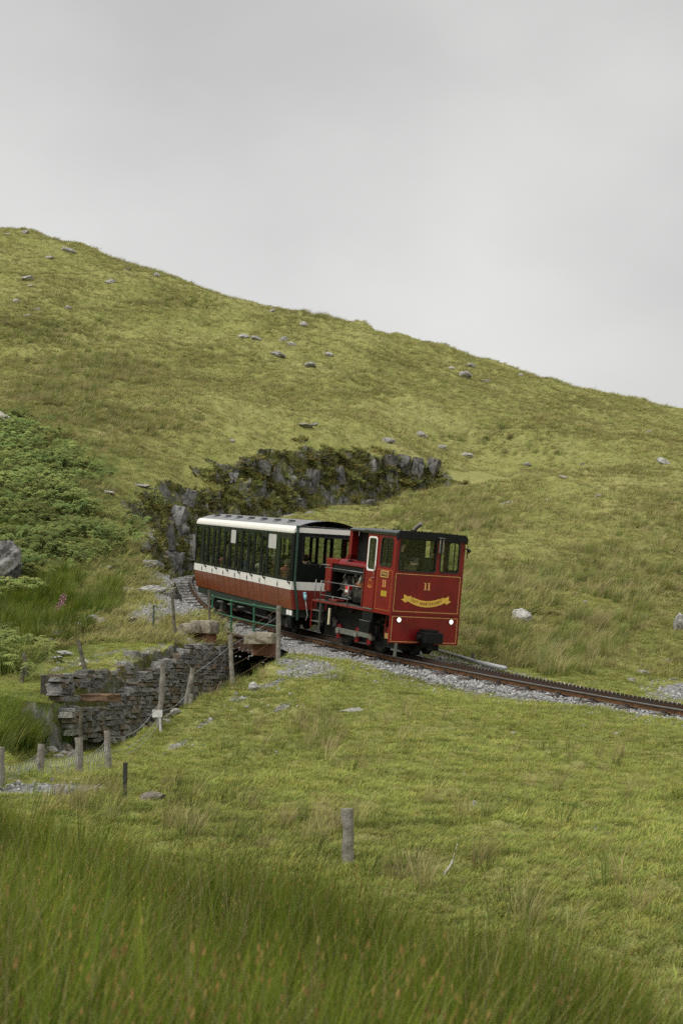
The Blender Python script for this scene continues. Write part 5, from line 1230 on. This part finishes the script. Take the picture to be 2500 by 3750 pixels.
# the sheep at the bracken's edge
def sheep():
    M_wool = mat('sheep_wool', (.52, .49, .43), .98, 0, .15, 9, .9, 18, .05); M_face = mat('sheep_face', (.40, .37, .33), .9)
    N = {'rump': ((.42, 0, .62), .20), 'mid': ((0, 0, .60), (.25, .25)), 'chest': ((-.38, 0, .62), .21), 'neck': ((-.62, 0, .74), .12), 'head': ((-.76, 0, .78), .085), 'muz': ((-.92, 0, .70), .05), 'tail': ((.63, 0, .55), .04), 'tail2': ((.66, 0, .36), .035)}
    E = [('rump', 'mid'), ('mid', 'chest'), ('chest', 'neck'), ('neck', 'head'), ('head', 'muz'), ('rump', 'tail'), ('tail', 'tail2')]
    for s, t in ((-1, 'l'), (1, 'r')):
        N.update({'fk'+t: ((-.40, s*.12, .36), .065), 'fw'+t: ((-.38, s*.12, .2), .035), 'ff'+t: ((-.40, s*.12, .02), .035), 'hk'+t: ((.36, s*.13, .42), .10), 'hh'+t: ((.50, s*.13, .25), .045), 'hf'+t: ((.46, s*.13, .02), .035), 'ea'+t: ((-.72, s*.15, .84), .025)})
        E += [('chest', 'fk'+t), ('fk'+t, 'fw'+t), ('fw'+t, 'ff'+t), ('rump', 'hk'+t), ('hk'+t, 'hh'+t), ('hh'+t, 'hf'+t), ('head', 'ea'+t)]
    me = skinned(N, E, 2)
    me.materials.clear(); me.materials.append(M_wool); me.materials.append(M_face)
    for p in me.polygons: p.material_index = 1 if (p.center.z < .3 or p.center.x < -.72) else 0
    co = np.array([v.co for v in me.vertices]); nn = fbm(co[:, 0]*9+3, co[:, 1]*9+co[:, 2]*11, 3, 7)
    for v, k, n in zip(me.vertices, nn, [v.normal.copy() for v in me.vertices]):
        if v.co.z > .33 and v.co.x > -.7: v.co += n*float(k)*.09
    me.shade_smooth()
    x_, y_, z_ = hit(4, 1562); o = link('sheep', me, None); o.matrix_world = Matrix.Translation((x_-.28, y_, z_)) @ Matrix.Rotation(.25, 4, 'Z')
    tag(o, 'white sheep standing at the top edge of the bracken', 'sheep')
sheep()
# ================================================================ vegetation and loose stone (stuff that nobody could count)
def proto_collection(name): return bpy.data.collections.new(name)
def blades(n, h, spread, lean, width, segs=3, seed=0, curl=.5, wind=(.25, -.05), flower=False):
    r = random.Random(seed); v = []; f = []; t = []
    for i in range(n):
        a = r.uniform(0, 2*PI); d = spread*math.sqrt(r.random()); bx_, by_ = d*math.cos(a), d*math.sin(a)
        hh = h*r.uniform(.55, 1.1); la = a+r.uniform(-.8, .8); ln = lean*r.uniform(.2, 1.0)*hh; w = width*r.uniform(.7, 1.3)
        fa = r.uniform(0, PI); sx, sy = math.cos(fa)*w/2, math.sin(fa)*w/2
        b = len(v)
        for k in range(segs+1):
            u = k/segs; q = u**(1+curl)
            cx = bx_+math.cos(la)*ln*q+wind[0]*hh*q; cy = by_+math.sin(la)*ln*q+wind[1]*hh*q; cz = hh*(u-.22*curl*lean*q)
            ww = (1-u**1.6*.9)
            v += [(cx-sx*ww, cy-sy*ww, cz), (cx+sx*ww, cy+sy*ww, cz)]; t += [u*(.84 if flower else 1)]*2
        if flower and i % 3 == 0:
            u = .88; q = u**(1+curl); cx = bx_+math.cos(la)*ln*q+wind[0]*hh*q; cy = by_+math.sin(la)*ln*q+wind[1]*hh*q; cz = hh*(u-.22*curl*lean*q); e2 = len(v); g_ = .0035
            v += [(cx-g_, cy, cz-.002), (cx, cy-g_*.4, cz-.012), (cx+g_, cy, cz+.001), (cx+.001, cy+g_*.4, cz+.013)]; t += [1.0]*4; f.append((e2, e2+1, e2+2, e2+3))
        for k in range(segs): f.append((b+2*k, b+2*k+1, b+2*k+3, b+2*k+2))
    return v, f, t
def proto(col, name, vft, m):
    v, f, t = vft; me = bpy.data.meshes.new(name); me.from_pydata(v, [], f); me.shade_smooth()
    at_ = me.attributes.new('t', 'FLOAT', 'POINT'); at_.data.foreach_set('value', t)
    me.materials.append(m); o = bpy.data.objects.new(name, me); col.objects.link(o); return o
def scatter(name, pts, rot, scl, idx, col, label=None):
    me = bpy.data.meshes.new(name); me.vertices.add(len(pts)); me.vertices.foreach_set('co', np.asarray(pts, np.float32).ravel())
    for nm, tp, d in (('rot', 'FLOAT_VECTOR', rot), ('scl', 'FLOAT_VECTOR', scl)):
        a = me.attributes.new(nm, tp, 'POINT'); a.data.foreach_set('vector', np.asarray(d, np.float32).ravel())
    a = me.attributes.new('idx', 'INT', 'POINT'); a.data.foreach_set('value', np.asarray(idx, np.int32))
    o = bpy.data.objects.new(name, me); COL.objects.link(o); tag(o, label, kind='stuff')
    g = bpy.data.node_groups.new(name, 'GeometryNodeTree')
    g.interface.new_socket('Geometry', in_out='INPUT', socket_type='NodeSocketGeometry'); g.interface.new_socket('Geometry', in_out='OUTPUT', socket_type='NodeSocketGeometry')
    N = g.nodes.new; i_ = N('NodeGroupInput'); o_ = N('NodeGroupOutput'); ip = N('GeometryNodeInstanceOnPoints'); ci = N('GeometryNodeCollectionInfo')
    ci.inputs['Collection'].default_value = col; ci.inputs['Separate Children'].default_value = True; ci.inputs['Reset Children'].default_value = True
    def na(nm, ty):
        x = N('GeometryNodeInputNamedAttribute'); x.data_type = ty; x.inputs['Name'].default_value = nm; return x.outputs['Attribute']
    l = g.links.new
    l(i_.outputs[0], ip.inputs['Points']); l(ci.outputs[0], ip.inputs['Instance']); ip.inputs['Pick Instance'].default_value = True
    l(na('idx', 'INT'), ip.inputs['Instance Index']); l(na('rot', 'FLOAT_VECTOR'), ip.inputs['Rotation']); l(na('scl', 'FLOAT_VECTOR'), ip.inputs['Scale']); l(ip.outputs[0], o_.inputs[0])
    o.modifiers.new('scatter', 'NODES').node_group = g
    return o
RS = np.random.RandomState(77)
def sample(n, y0, y1, power=1.0, wid=.30, extra=1.2):
    """points over the land; power 0 = even density, 2 = density falling with the square of distance"""
    u = RS.rand(n); e = 2-power
    y = (y0**e+(y1**e-y0**e)*u)**(1/e) if abs(e) > 1e-6 else y0*(y1/y0)**u
    x = (RS.rand(n)*2-1)*(wid*y+extra); return x, y
def ground_info(x, y):
    z, d, side, yt, cut, zt = H(x, y, True)
    e = .12; zx = H(x+e, y); zy = H(x, y+e)
    slope = np.hypot((zx-z)/e, (zy-z)/e)
    px, py = proj(x, y, z)
    return z, d, slope, cut, px, py
def inside(px, py, ells, x, y, jit=.5, seed=5):
    r = np.zeros_like(px); j = fbm(x*.8, y*.8, 3, seed)*jit
    for cx, cy, rx, ry, dens in ells:
        q = np.sqrt(((px-cx)/rx)**2+((py-cy)/ry)**2)+j; r = np.maximum(r, dens*(1-sstep(.6, 1.15, q)))
    return r
GRAVEL = [(2520, 2535, 170, 40, 1), (150, 2893, 230, 24, 1), (560, 2250, 110, 45, .9), (650, 2130, 110, 60, 1.1), (650, 2215, 105, 72, 1.1), (1120, 2440, 130, 34, .8), (300, 2425, 170, 9, .6), (520, 2395, 110, 10, .6)]
def put(name, x, y, z, h0, h1, col, nproto, label, tilt=.12, wide=(.8, 1.25), hv=None):
    n = len(x); s = h0+(h1-h0)*RS.rand(n)
    if hv is not None: s = s*hv
    w = s*(wide[0]+(wide[1]-wide[0])*RS.rand(n))
    rot = np.stack([RS.normal(0, tilt, n), RS.normal(0, tilt, n), RS.rand(n)*.9-.45 + PI*2*(RS.rand(n) < .0)], 1)
    return scatter(name, np.stack([x, y, z-.01], 1), rot, np.stack([w, w, s], 1), RS.randint(0, nproto, n), col, label)
# --- short turf
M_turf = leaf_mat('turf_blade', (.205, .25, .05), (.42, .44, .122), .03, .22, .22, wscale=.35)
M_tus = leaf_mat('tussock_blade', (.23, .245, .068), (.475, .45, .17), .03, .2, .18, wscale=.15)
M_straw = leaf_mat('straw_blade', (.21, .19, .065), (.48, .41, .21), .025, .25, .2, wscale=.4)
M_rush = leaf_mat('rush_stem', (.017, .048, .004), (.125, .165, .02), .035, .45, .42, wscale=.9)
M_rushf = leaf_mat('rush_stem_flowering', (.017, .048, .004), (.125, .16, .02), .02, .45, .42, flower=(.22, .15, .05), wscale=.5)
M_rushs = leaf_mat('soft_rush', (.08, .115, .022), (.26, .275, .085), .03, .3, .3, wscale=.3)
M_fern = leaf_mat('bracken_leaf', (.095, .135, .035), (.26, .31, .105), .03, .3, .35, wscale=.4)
M_heath = leaf_mat('heath_leaf', (.075, .085, .022), (.28, .26, .075), .05, .45, .4, wscale=.8)
c1 = proto_collection('turf')
for k in range(6): proto(c1, 'turf_%d' % k, blades(26, 1.0, 1.3, .9, .10, 3, k, .6, (.35, -.1)), M_turf)
proto(c1, 'turf_straw', blades(14, 1.25, 1.3, .9, .07, 3, 9, .6, (.4, -.1)), M_straw)
x, y = sample(130000, 6, 48, 1.0)
z, d, sl_, cut, px, py = ground_info(x, y)
gr = inside(px, py, GRAVEL, x, y)
ok = (d/np.interp(y, [35, 40.5], [.70, 1]) > 1.95+fbm(x, y, 3, 44)*.5) & (sl_ < 1.3) & (RS.rand(len(x)) > gr) & (~cut)
print('turf', ok.sum())
put('grass_turf', x[ok], y[ok], z[ok], .035, .065, c1, 7, 'short grazed turf on the banks', .2, (1.1, 1.8), 1+.8*np.maximum(0, fbm(x[ok]*.7, y[ok]*.7, 3, 15)))
# --- tussocky hillside
c2 = proto_collection('tussocks')
for k in range(6): proto(c2, 'tuss_%d' % k, blades(22, 1.0, .9, .9, .085, 3, 20+k, .6, (.45, -.12)), M_tus)
for k in range(2): proto(c2, 'tuss_s%d' % k, blades(18, 1.1, .8, .8, .06, 3, 30+k, .6, (.5, -.12)), M_straw)
x, y = sample(120000, 38, 143, 1.0, .29)
z, d, sl_, cut, px, py = ground_info(x, y)
gr = inside(px, py, GRAVEL, x, y)
ok = (d > 2.0) & (sl_ < 1.6) & (RS.rand(len(x)) > gr) & (py < 2520) & ((~cut) | (sl_ < 1.0)) 
idx_bias = fbm(x*.08, y*.08, 3, 19)
print('tussock', ok.sum())
put('grass_tussocks', x[ok], y[ok], z[ok], .08, .20, c2, 8, 'tussocky grass over the hillside', .22, (.9, 1.5), .7+1.0*np.clip(fbm(x[ok]*.2, y[ok]*.2, 3, 23)+.4, 0, 1))
# --- patches of long pale grass and rushes over the hill
c3 = proto_collection('long_grass')
for k in range(4): proto(c3, 'long_%d' % k, blades(34, 1.0, .34, .45, .022, 4, 40+k, .9, (.35, -.1)), M_rushs)
for k in range(3): proto(c3, 'longs_%d' % k, blades(30, 1.0, .34, .5, .020, 4, 50+k, .9, (.4, -.1)), M_straw)
PATCH = [(130, 1220, 270, 55, 1.8), (350, 1350, 220, 65, 1.9), (230, 1450, 190, 70, 1.9), (470, 1540, 240, 60, 1.6), (640, 1110, 210, 22, 1.6), (760, 1190, 50, 14, .9), (1240, 1150, 130, 22, 2), (1650, 1900, 240, 80, .8), (1740, 2200, 130, 170, .9), (1900, 2160, 230, 110, .8), (2270, 2130, 220, 120, .9),
         (2050, 2430, 160, 70, 1), (1760, 1600, 170, 40, .7), (2150, 2330, 170, 90, .9), (1900, 2350, 200, 60, .7), (420, 1640, 120, 50, .6), (860, 1320, 160, 30, .4), (1500, 1290, 150, 20, .3), (2350, 2290, 120, 60, .6), (1300, 1375, 120, 24, .5), (2480, 2590, 50, 40, .5), (1960, 1660, 120, 30, .4), (2400, 1950, 200, 70, .3), (1500, 2010, 200, 40, .6)]
x, y = sample(90000, 36, 140, 1.1, .29)
z, d, sl_, cut, px, py = ground_info(x, y)
pr = inside(px, py, PATCH, x, y, .9, 8)
ok = (d > 2.2) & (sl_ < 1.5) & (~cut) & (RS.rand(len(x)) < pr*.42) & (py < 2600)
print('long', ok.sum())
put('long_grass', x[ok], y[ok], z[ok], .28, .62, c3, 7, 'patches of long pale grass and rushes on the hill', .1, (.7, 1.1))
# --- the tall rushes before the camera
c4 = proto_collection('rushes')
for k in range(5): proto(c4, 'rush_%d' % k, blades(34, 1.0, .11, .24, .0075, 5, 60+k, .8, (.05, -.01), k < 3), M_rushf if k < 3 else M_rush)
M_rushd = leaf_mat('meadow_grass_stem', (.03, .065, .008), (.24, .24, .06), .03, .4, .4, wscale=.9)
for k in range(3): proto(c4, 'rushgrass_%d' % k, blades(22, .95, .16, .5, .0065, 5, 70+k, .9, (.12, -.03)), M_rushd)
for k in range(2): proto(c4, 'rushstraw_%d' % k, blades(9, 1.1, .16, .45, .0055, 5, 80+k, .9, (.12, -.03)), M_straw)
x, y = sample(34000, 1.6, 17, .9, .30, .8)
edge = np.interp(x/np.maximum(y, 1), [-.26, -.17, -.10, -.02, .03, .09, .15, .24], [15, 13.6, 12.4, 11.4, 10.5, 9.6, 8.8, 8.0])
z, d, sl_, cut, px, py = ground_info(x, y)
e_ = edge+fbm(x*.8, y*.8, 3, 26)*1.8
ok = (y < e_) & (y > 2.2)
hv = np.clip((e_-y)/2.5, .5, 1)*(1+.75*fbm(x*.55, y*.55, 3, 27)); ok &= (RS.rand(len(x)) < .9) & (fbm(x*1.6, y*1.6, 3, 28) > -.30)
print('rush', ok.sum())
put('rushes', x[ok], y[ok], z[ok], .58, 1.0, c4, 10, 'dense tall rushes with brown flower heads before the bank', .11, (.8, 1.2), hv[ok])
# --- mid-ground rush beds and tufts
c5 = proto_collection('rush_beds')
for k in range(4): proto(c5, 'bed_%d' % k, blades(40, 1.0, .26, .35, .016, 4, 90+k, .9, (.15, -.02)), M_rush)
for k in range(3): proto(c5, 'bedg_%d' % k, blades(34, 1.0, .26, .45, .014, 4, 95+k, .9, (.2, -.03)), M_rushs)
BED = [(90, 2690, 180, 80, 1), (210, 2720, 90, 50, 1), (200, 2180, 110, 110, .9), (80, 2260, 120, 80, .9), (370, 2200, 70, 60, .9), (60, 2440, 60, 60, .4), (30, 1950, 60, 60, .6), (150, 2340, 120, 40, .6), (270, 2310, 60, 30, .5)]
x, y = sample(46000, 16, 62, .8, .30)
z, d, sl_, cut, px, py = ground_info(x, y)
ok = (RS.rand(len(x)) < inside(px, py, BED, x, y, .6, 31)) & (d > 2.5) & (sl_ < 2.5)
print('bed', ok.sum())
put('rush_beds', x[ok], y[ok], z[ok], .4, .75, c5, 7, 'beds of dark rushes in the gully and bank', .1, (.8, 1.2))
# thin straw tufts on the near bank and grass verges
c6 = proto_collection('bank_tufts')
for k in range(3): proto(c6, 'bt_%d' % k, blades(26, 1.0, .22, .6, .016, 4, 100+k, .9, (.3, -.05)), M_straw)
for k in range(3): proto(c6, 'btg_%d' % k, blades(26, 1.0, .22, .6, .016, 4, 110+k, .9, (.3, -.05)), M_rushs)
TUF = [(1160, 2690, 110, 70, .9), (1020, 2730, 160, 80, .35), (1360, 2820, 200, 100, .2), (900, 2780, 120, 60, .3), (1250, 2510, 60, 20, .5), (620, 2950, 350, 90, .45), (1000, 3060, 450, 90, .5), (1600, 3250, 300, 90, .35), (1900, 3380, 300, 80, .4), (2000, 2850, 500, 250, .07), (860, 2500, 40, 30, .6), (960, 2470, 60, 40, .5), (340, 2960, 220, 70, .7), (1500, 2700, 300, 150, .08), (2200, 3300, 300, 250, .07), (780, 2560, 60, 50, .5)]
x, y = sample(40000, 7, 40, .9, .28)
z, d, sl_, cut, px, py = ground_info(x, y)
ok = (RS.rand(len(x)) < inside(px, py, TUF, x, y, .7, 33)*.22) & (d > 2.2) & (sl_ < 1.2)
print('tufts', ok.sum())
put('bank_tufts', x[ok], y[ok], z[ok], .18, .5, c6, 6, 'loose straw coloured tufts on the near bank', .12, (.7, 1.1))
# --- bracken
def frond(n, seed):
    r = random.Random(seed); v = []; f = []; t = []
    for i in range(n):
        a = 2*PI*i/n+r.uniform(-.4, .4); ln = r.uniform(.7, 1.0); c, s = math.cos(a), math.sin(a); up = r.uniform(.5, .9)
        K = 9
        for k in range(1, K):
            u = k/K; rr = ln*(.15+.75*u); zz = up*math.sin(min(1, u*1.25)*PI*.62)*.85
            w = .30*math.sin(PI*(u*.85+.12))*ln
            for sd_ in (-1, 1):
                b = len(v); tx, ty = -s*sd_, c*sd_
                v += [(c*rr, s*rr, zz), (c*(rr+.05)+tx*w*.5, s*(rr+.05)+ty*w*.5, zz+.015-r.uniform(0, .05)), (c*(rr+.12)+tx*w, s*(rr+.12)+ty*w, zz-.06-r.uniform(0, .06)), (c*(rr+.085), s*(rr+.085), zz+.01)]
                f.append((b, b+1, b+2, b+3)); t += [.3+.5*u*.6, .6, 1.0, .5]
    return v, f, t
c7 = proto_collection('bracken')
for k in range(5): proto(c7, 'fern_%d' % k, frond(7, 120+k), M_fern)
BR = [(110, 1850, 260, 250, 1), (60, 1640, 120, 110, 1), (280, 1970, 150, 110, .8), (420, 1960, 130, 40, .25), (60, 2120, 110, 130, .7), (60, 2420, 90, 80, .6), (1640, 1760, 40, 40, .5), (1480, 1760, 80, 40, .4)]
x, y = sample(13000, 30, 74, .6, .30)
z, d, sl_, cut, px, py = ground_info(x, y)
ok = (RS.rand(len(x)) < inside(px, py, BR, x, y, .5, 35)) & (d > 2.6) & (px < 760)
print('bracken', ok.sum())
n = int(ok.sum()); s = .42+.42*RS.rand(n)
scatter('bracken', np.stack([x[ok], y[ok], z[ok]], 1), np.stack([RS.normal(0, .2, n)-.2, RS.normal(0, .2, n), RS.rand(n)*6.28], 1), np.stack([s, s, s], 1), RS.randint(0, 5, n), c7, 'dense green bracken on the left slope')
# --- heath and moss hanging on the cutting walls
c8 = proto_collection('heath')
for k in range(5): proto(c8, 'heath_%d' % k, blades(46, .8, .7, 1.3, .13, 3, 140+k, .6, (.1, -.25)), M_heath)
for k in range(2): proto(c8, 'heathg_%d' % k, blades(40, .8, .7, 1.2, .09, 3, 150+k, .6, (.1, -.25)), M_tus)
c_ix = np.where(gcut & (Y0 > 50) & (pxx > 480) & (pxx < 1750) & (pyy > 1500) & (pyy < 2120))[0]
pick = c_ix[RS.rand(len(c_ix)) < 9500/max(1, len(c_ix))]
kk = fbm(X0[pick]*.8, Y0[pick]*.8+Z0[pick]*.7, 4, 63) > -.16
pick = pick[kk]; n = len(pick); s = .10+.16*RS.rand(n); print('heath', n)
scatter('heath', np.stack([X1[pick], Y1[pick], Z0[pick]-.03], 1), np.stack([.5+RS.normal(0, .35, n), RS.normal(0, .4, n), RS.rand(n)*6.28*0+RS.normal(0, .6, n)], 1), np.stack([s*1.3, s*1.3, s], 1), RS.randint(0, 7, n), c8, 'dark heath and moss hanging on the cutting walls')
# --- loose ballast stones
c9 = proto_collection('ballast_stones')
for k in range(6):
    bm = bmesh.new(); bmesh.ops.create_icosphere(bm, subdivisions=1, radius=1); r = random.Random(k)
    for v in bm.verts: v.co = Vector((v.co.x*r.uniform(.7, 1.2), v.co.y*r.uniform(.7, 1.2), v.co.z*r.uniform(.5, .9)))
    me = bpy.data.meshes.new('chip'); bm.to_mesh(me); bm.free(); me.materials.append(mat('ballast_chip_%d' % (k % 3), ((.30, .30, .29), (.40, .40, .385), (.17, .17, .168))[k % 3], .9, 0, .2, 2)); o = bpy.data.objects.new('chip', me); c9.objects.link(o)
n = 26000; s = sA+(s_of_y(63)-sA)*RS.rand(n); o_ = -2.0+4.6*RS.rand(n); P = np.stack([np.interp(s, TS, TR[:, i]) for i in range(3)], 1); Nn = np.stack([np.interp(s, TS, TN[:, i]) for i in range(3)], 1)
zz = np.interp(o_, [q[0] for q in sect], [q[1] for q in sect]); pts = P+Nn*o_[:, None]; pts[:, 2] += zz+.004
hz = H(pts[:, 0], pts[:, 1]); pts[:, 2] = np.maximum(pts[:, 2], hz+.01)
sc_ = .018+.022*RS.rand(n); keep = (np.abs(np.abs(o_)-.43) > .06) & (np.abs(o_) > .08) & ((o_ < 2.25*np.interp(P[:, 1], [35, 40.5], [.66, 1])) | (RS.rand(n) < .15)); m = keep
scatter('ballast_stones', pts[m], RS.rand(m.sum(), 3)*6.28, np.stack([sc_[m]]*3, 1), RS.randint(0, 6, m.sum()), c9, 'loose grey ballast stones')
# spilled chippings on the turf and on the gravel paths
x, y = sample(30000, 16, 50, .8, .30); z, d, sl_, cut, px, py = ground_info(x, y)
g2 = inside(px, py, [(cx, cy, rx*1.15, ry*1.3, v) for cx, cy, rx, ry, v in GRAVEL]+[(960, 2520, 100, 14, .5), (1050, 2580, 80, 12, .4), (760, 2640, 60, 12, .6), (650, 2730, 90, 12, .5), (870, 2570, 120, 60, .12), (1300, 2480, 200, 40, .25)], x, y, .6, 37)
ok = RS.rand(len(x)) < g2*.8; n = int(ok.sum()); s = .02+.035*RS.rand(n)**2
scatter('chippings', np.stack([x[ok], y[ok], z[ok]+.01], 1), RS.rand(n, 3)*6.28, np.stack([s, s, s], 1), RS.randint(0, 6, n), c9, 'pale stone chippings spilled on the turf')
# foxgloves
def foxglove(px, py, hgt):
    x_, y_, z_ = hit(px, py); mb = MB(); mb.tube([(x_, y_, z_-.05), (x_+.02, y_, z_+hgt*.6), (x_+.05, y_, z_+hgt)], [.012, .01, .006], 6)
    o = mb.build('foxglove', M_fern); tag(o, 'pink foxglove among the bracken by the bank', 'plant', 'foxgloves among the bracken')
    b = MB()
    for k in range(9):
        u = .5+.45*k/9; a = k*2.4; c = Vector((x_+.05*u, y_, z_+hgt*u)); b.tube([c, c+Vector((math.cos(a)*.04, math.sin(a)*.04, -.01)), c+Vector((math.cos(a)*.08, math.sin(a)*.08, -.04))], [.006, .012, .016], 6)
    b2 = b.build('flower_spike', mat('foxglove_pink', (.45, .14, .30), .7), o); b2['kind'] = 'stuff'
for px, py, hgt in ((222, 2260, .75), (212, 2268, .6), (230, 2255, .7), (204, 2275, .5)): foxglove(px, py, hgt)
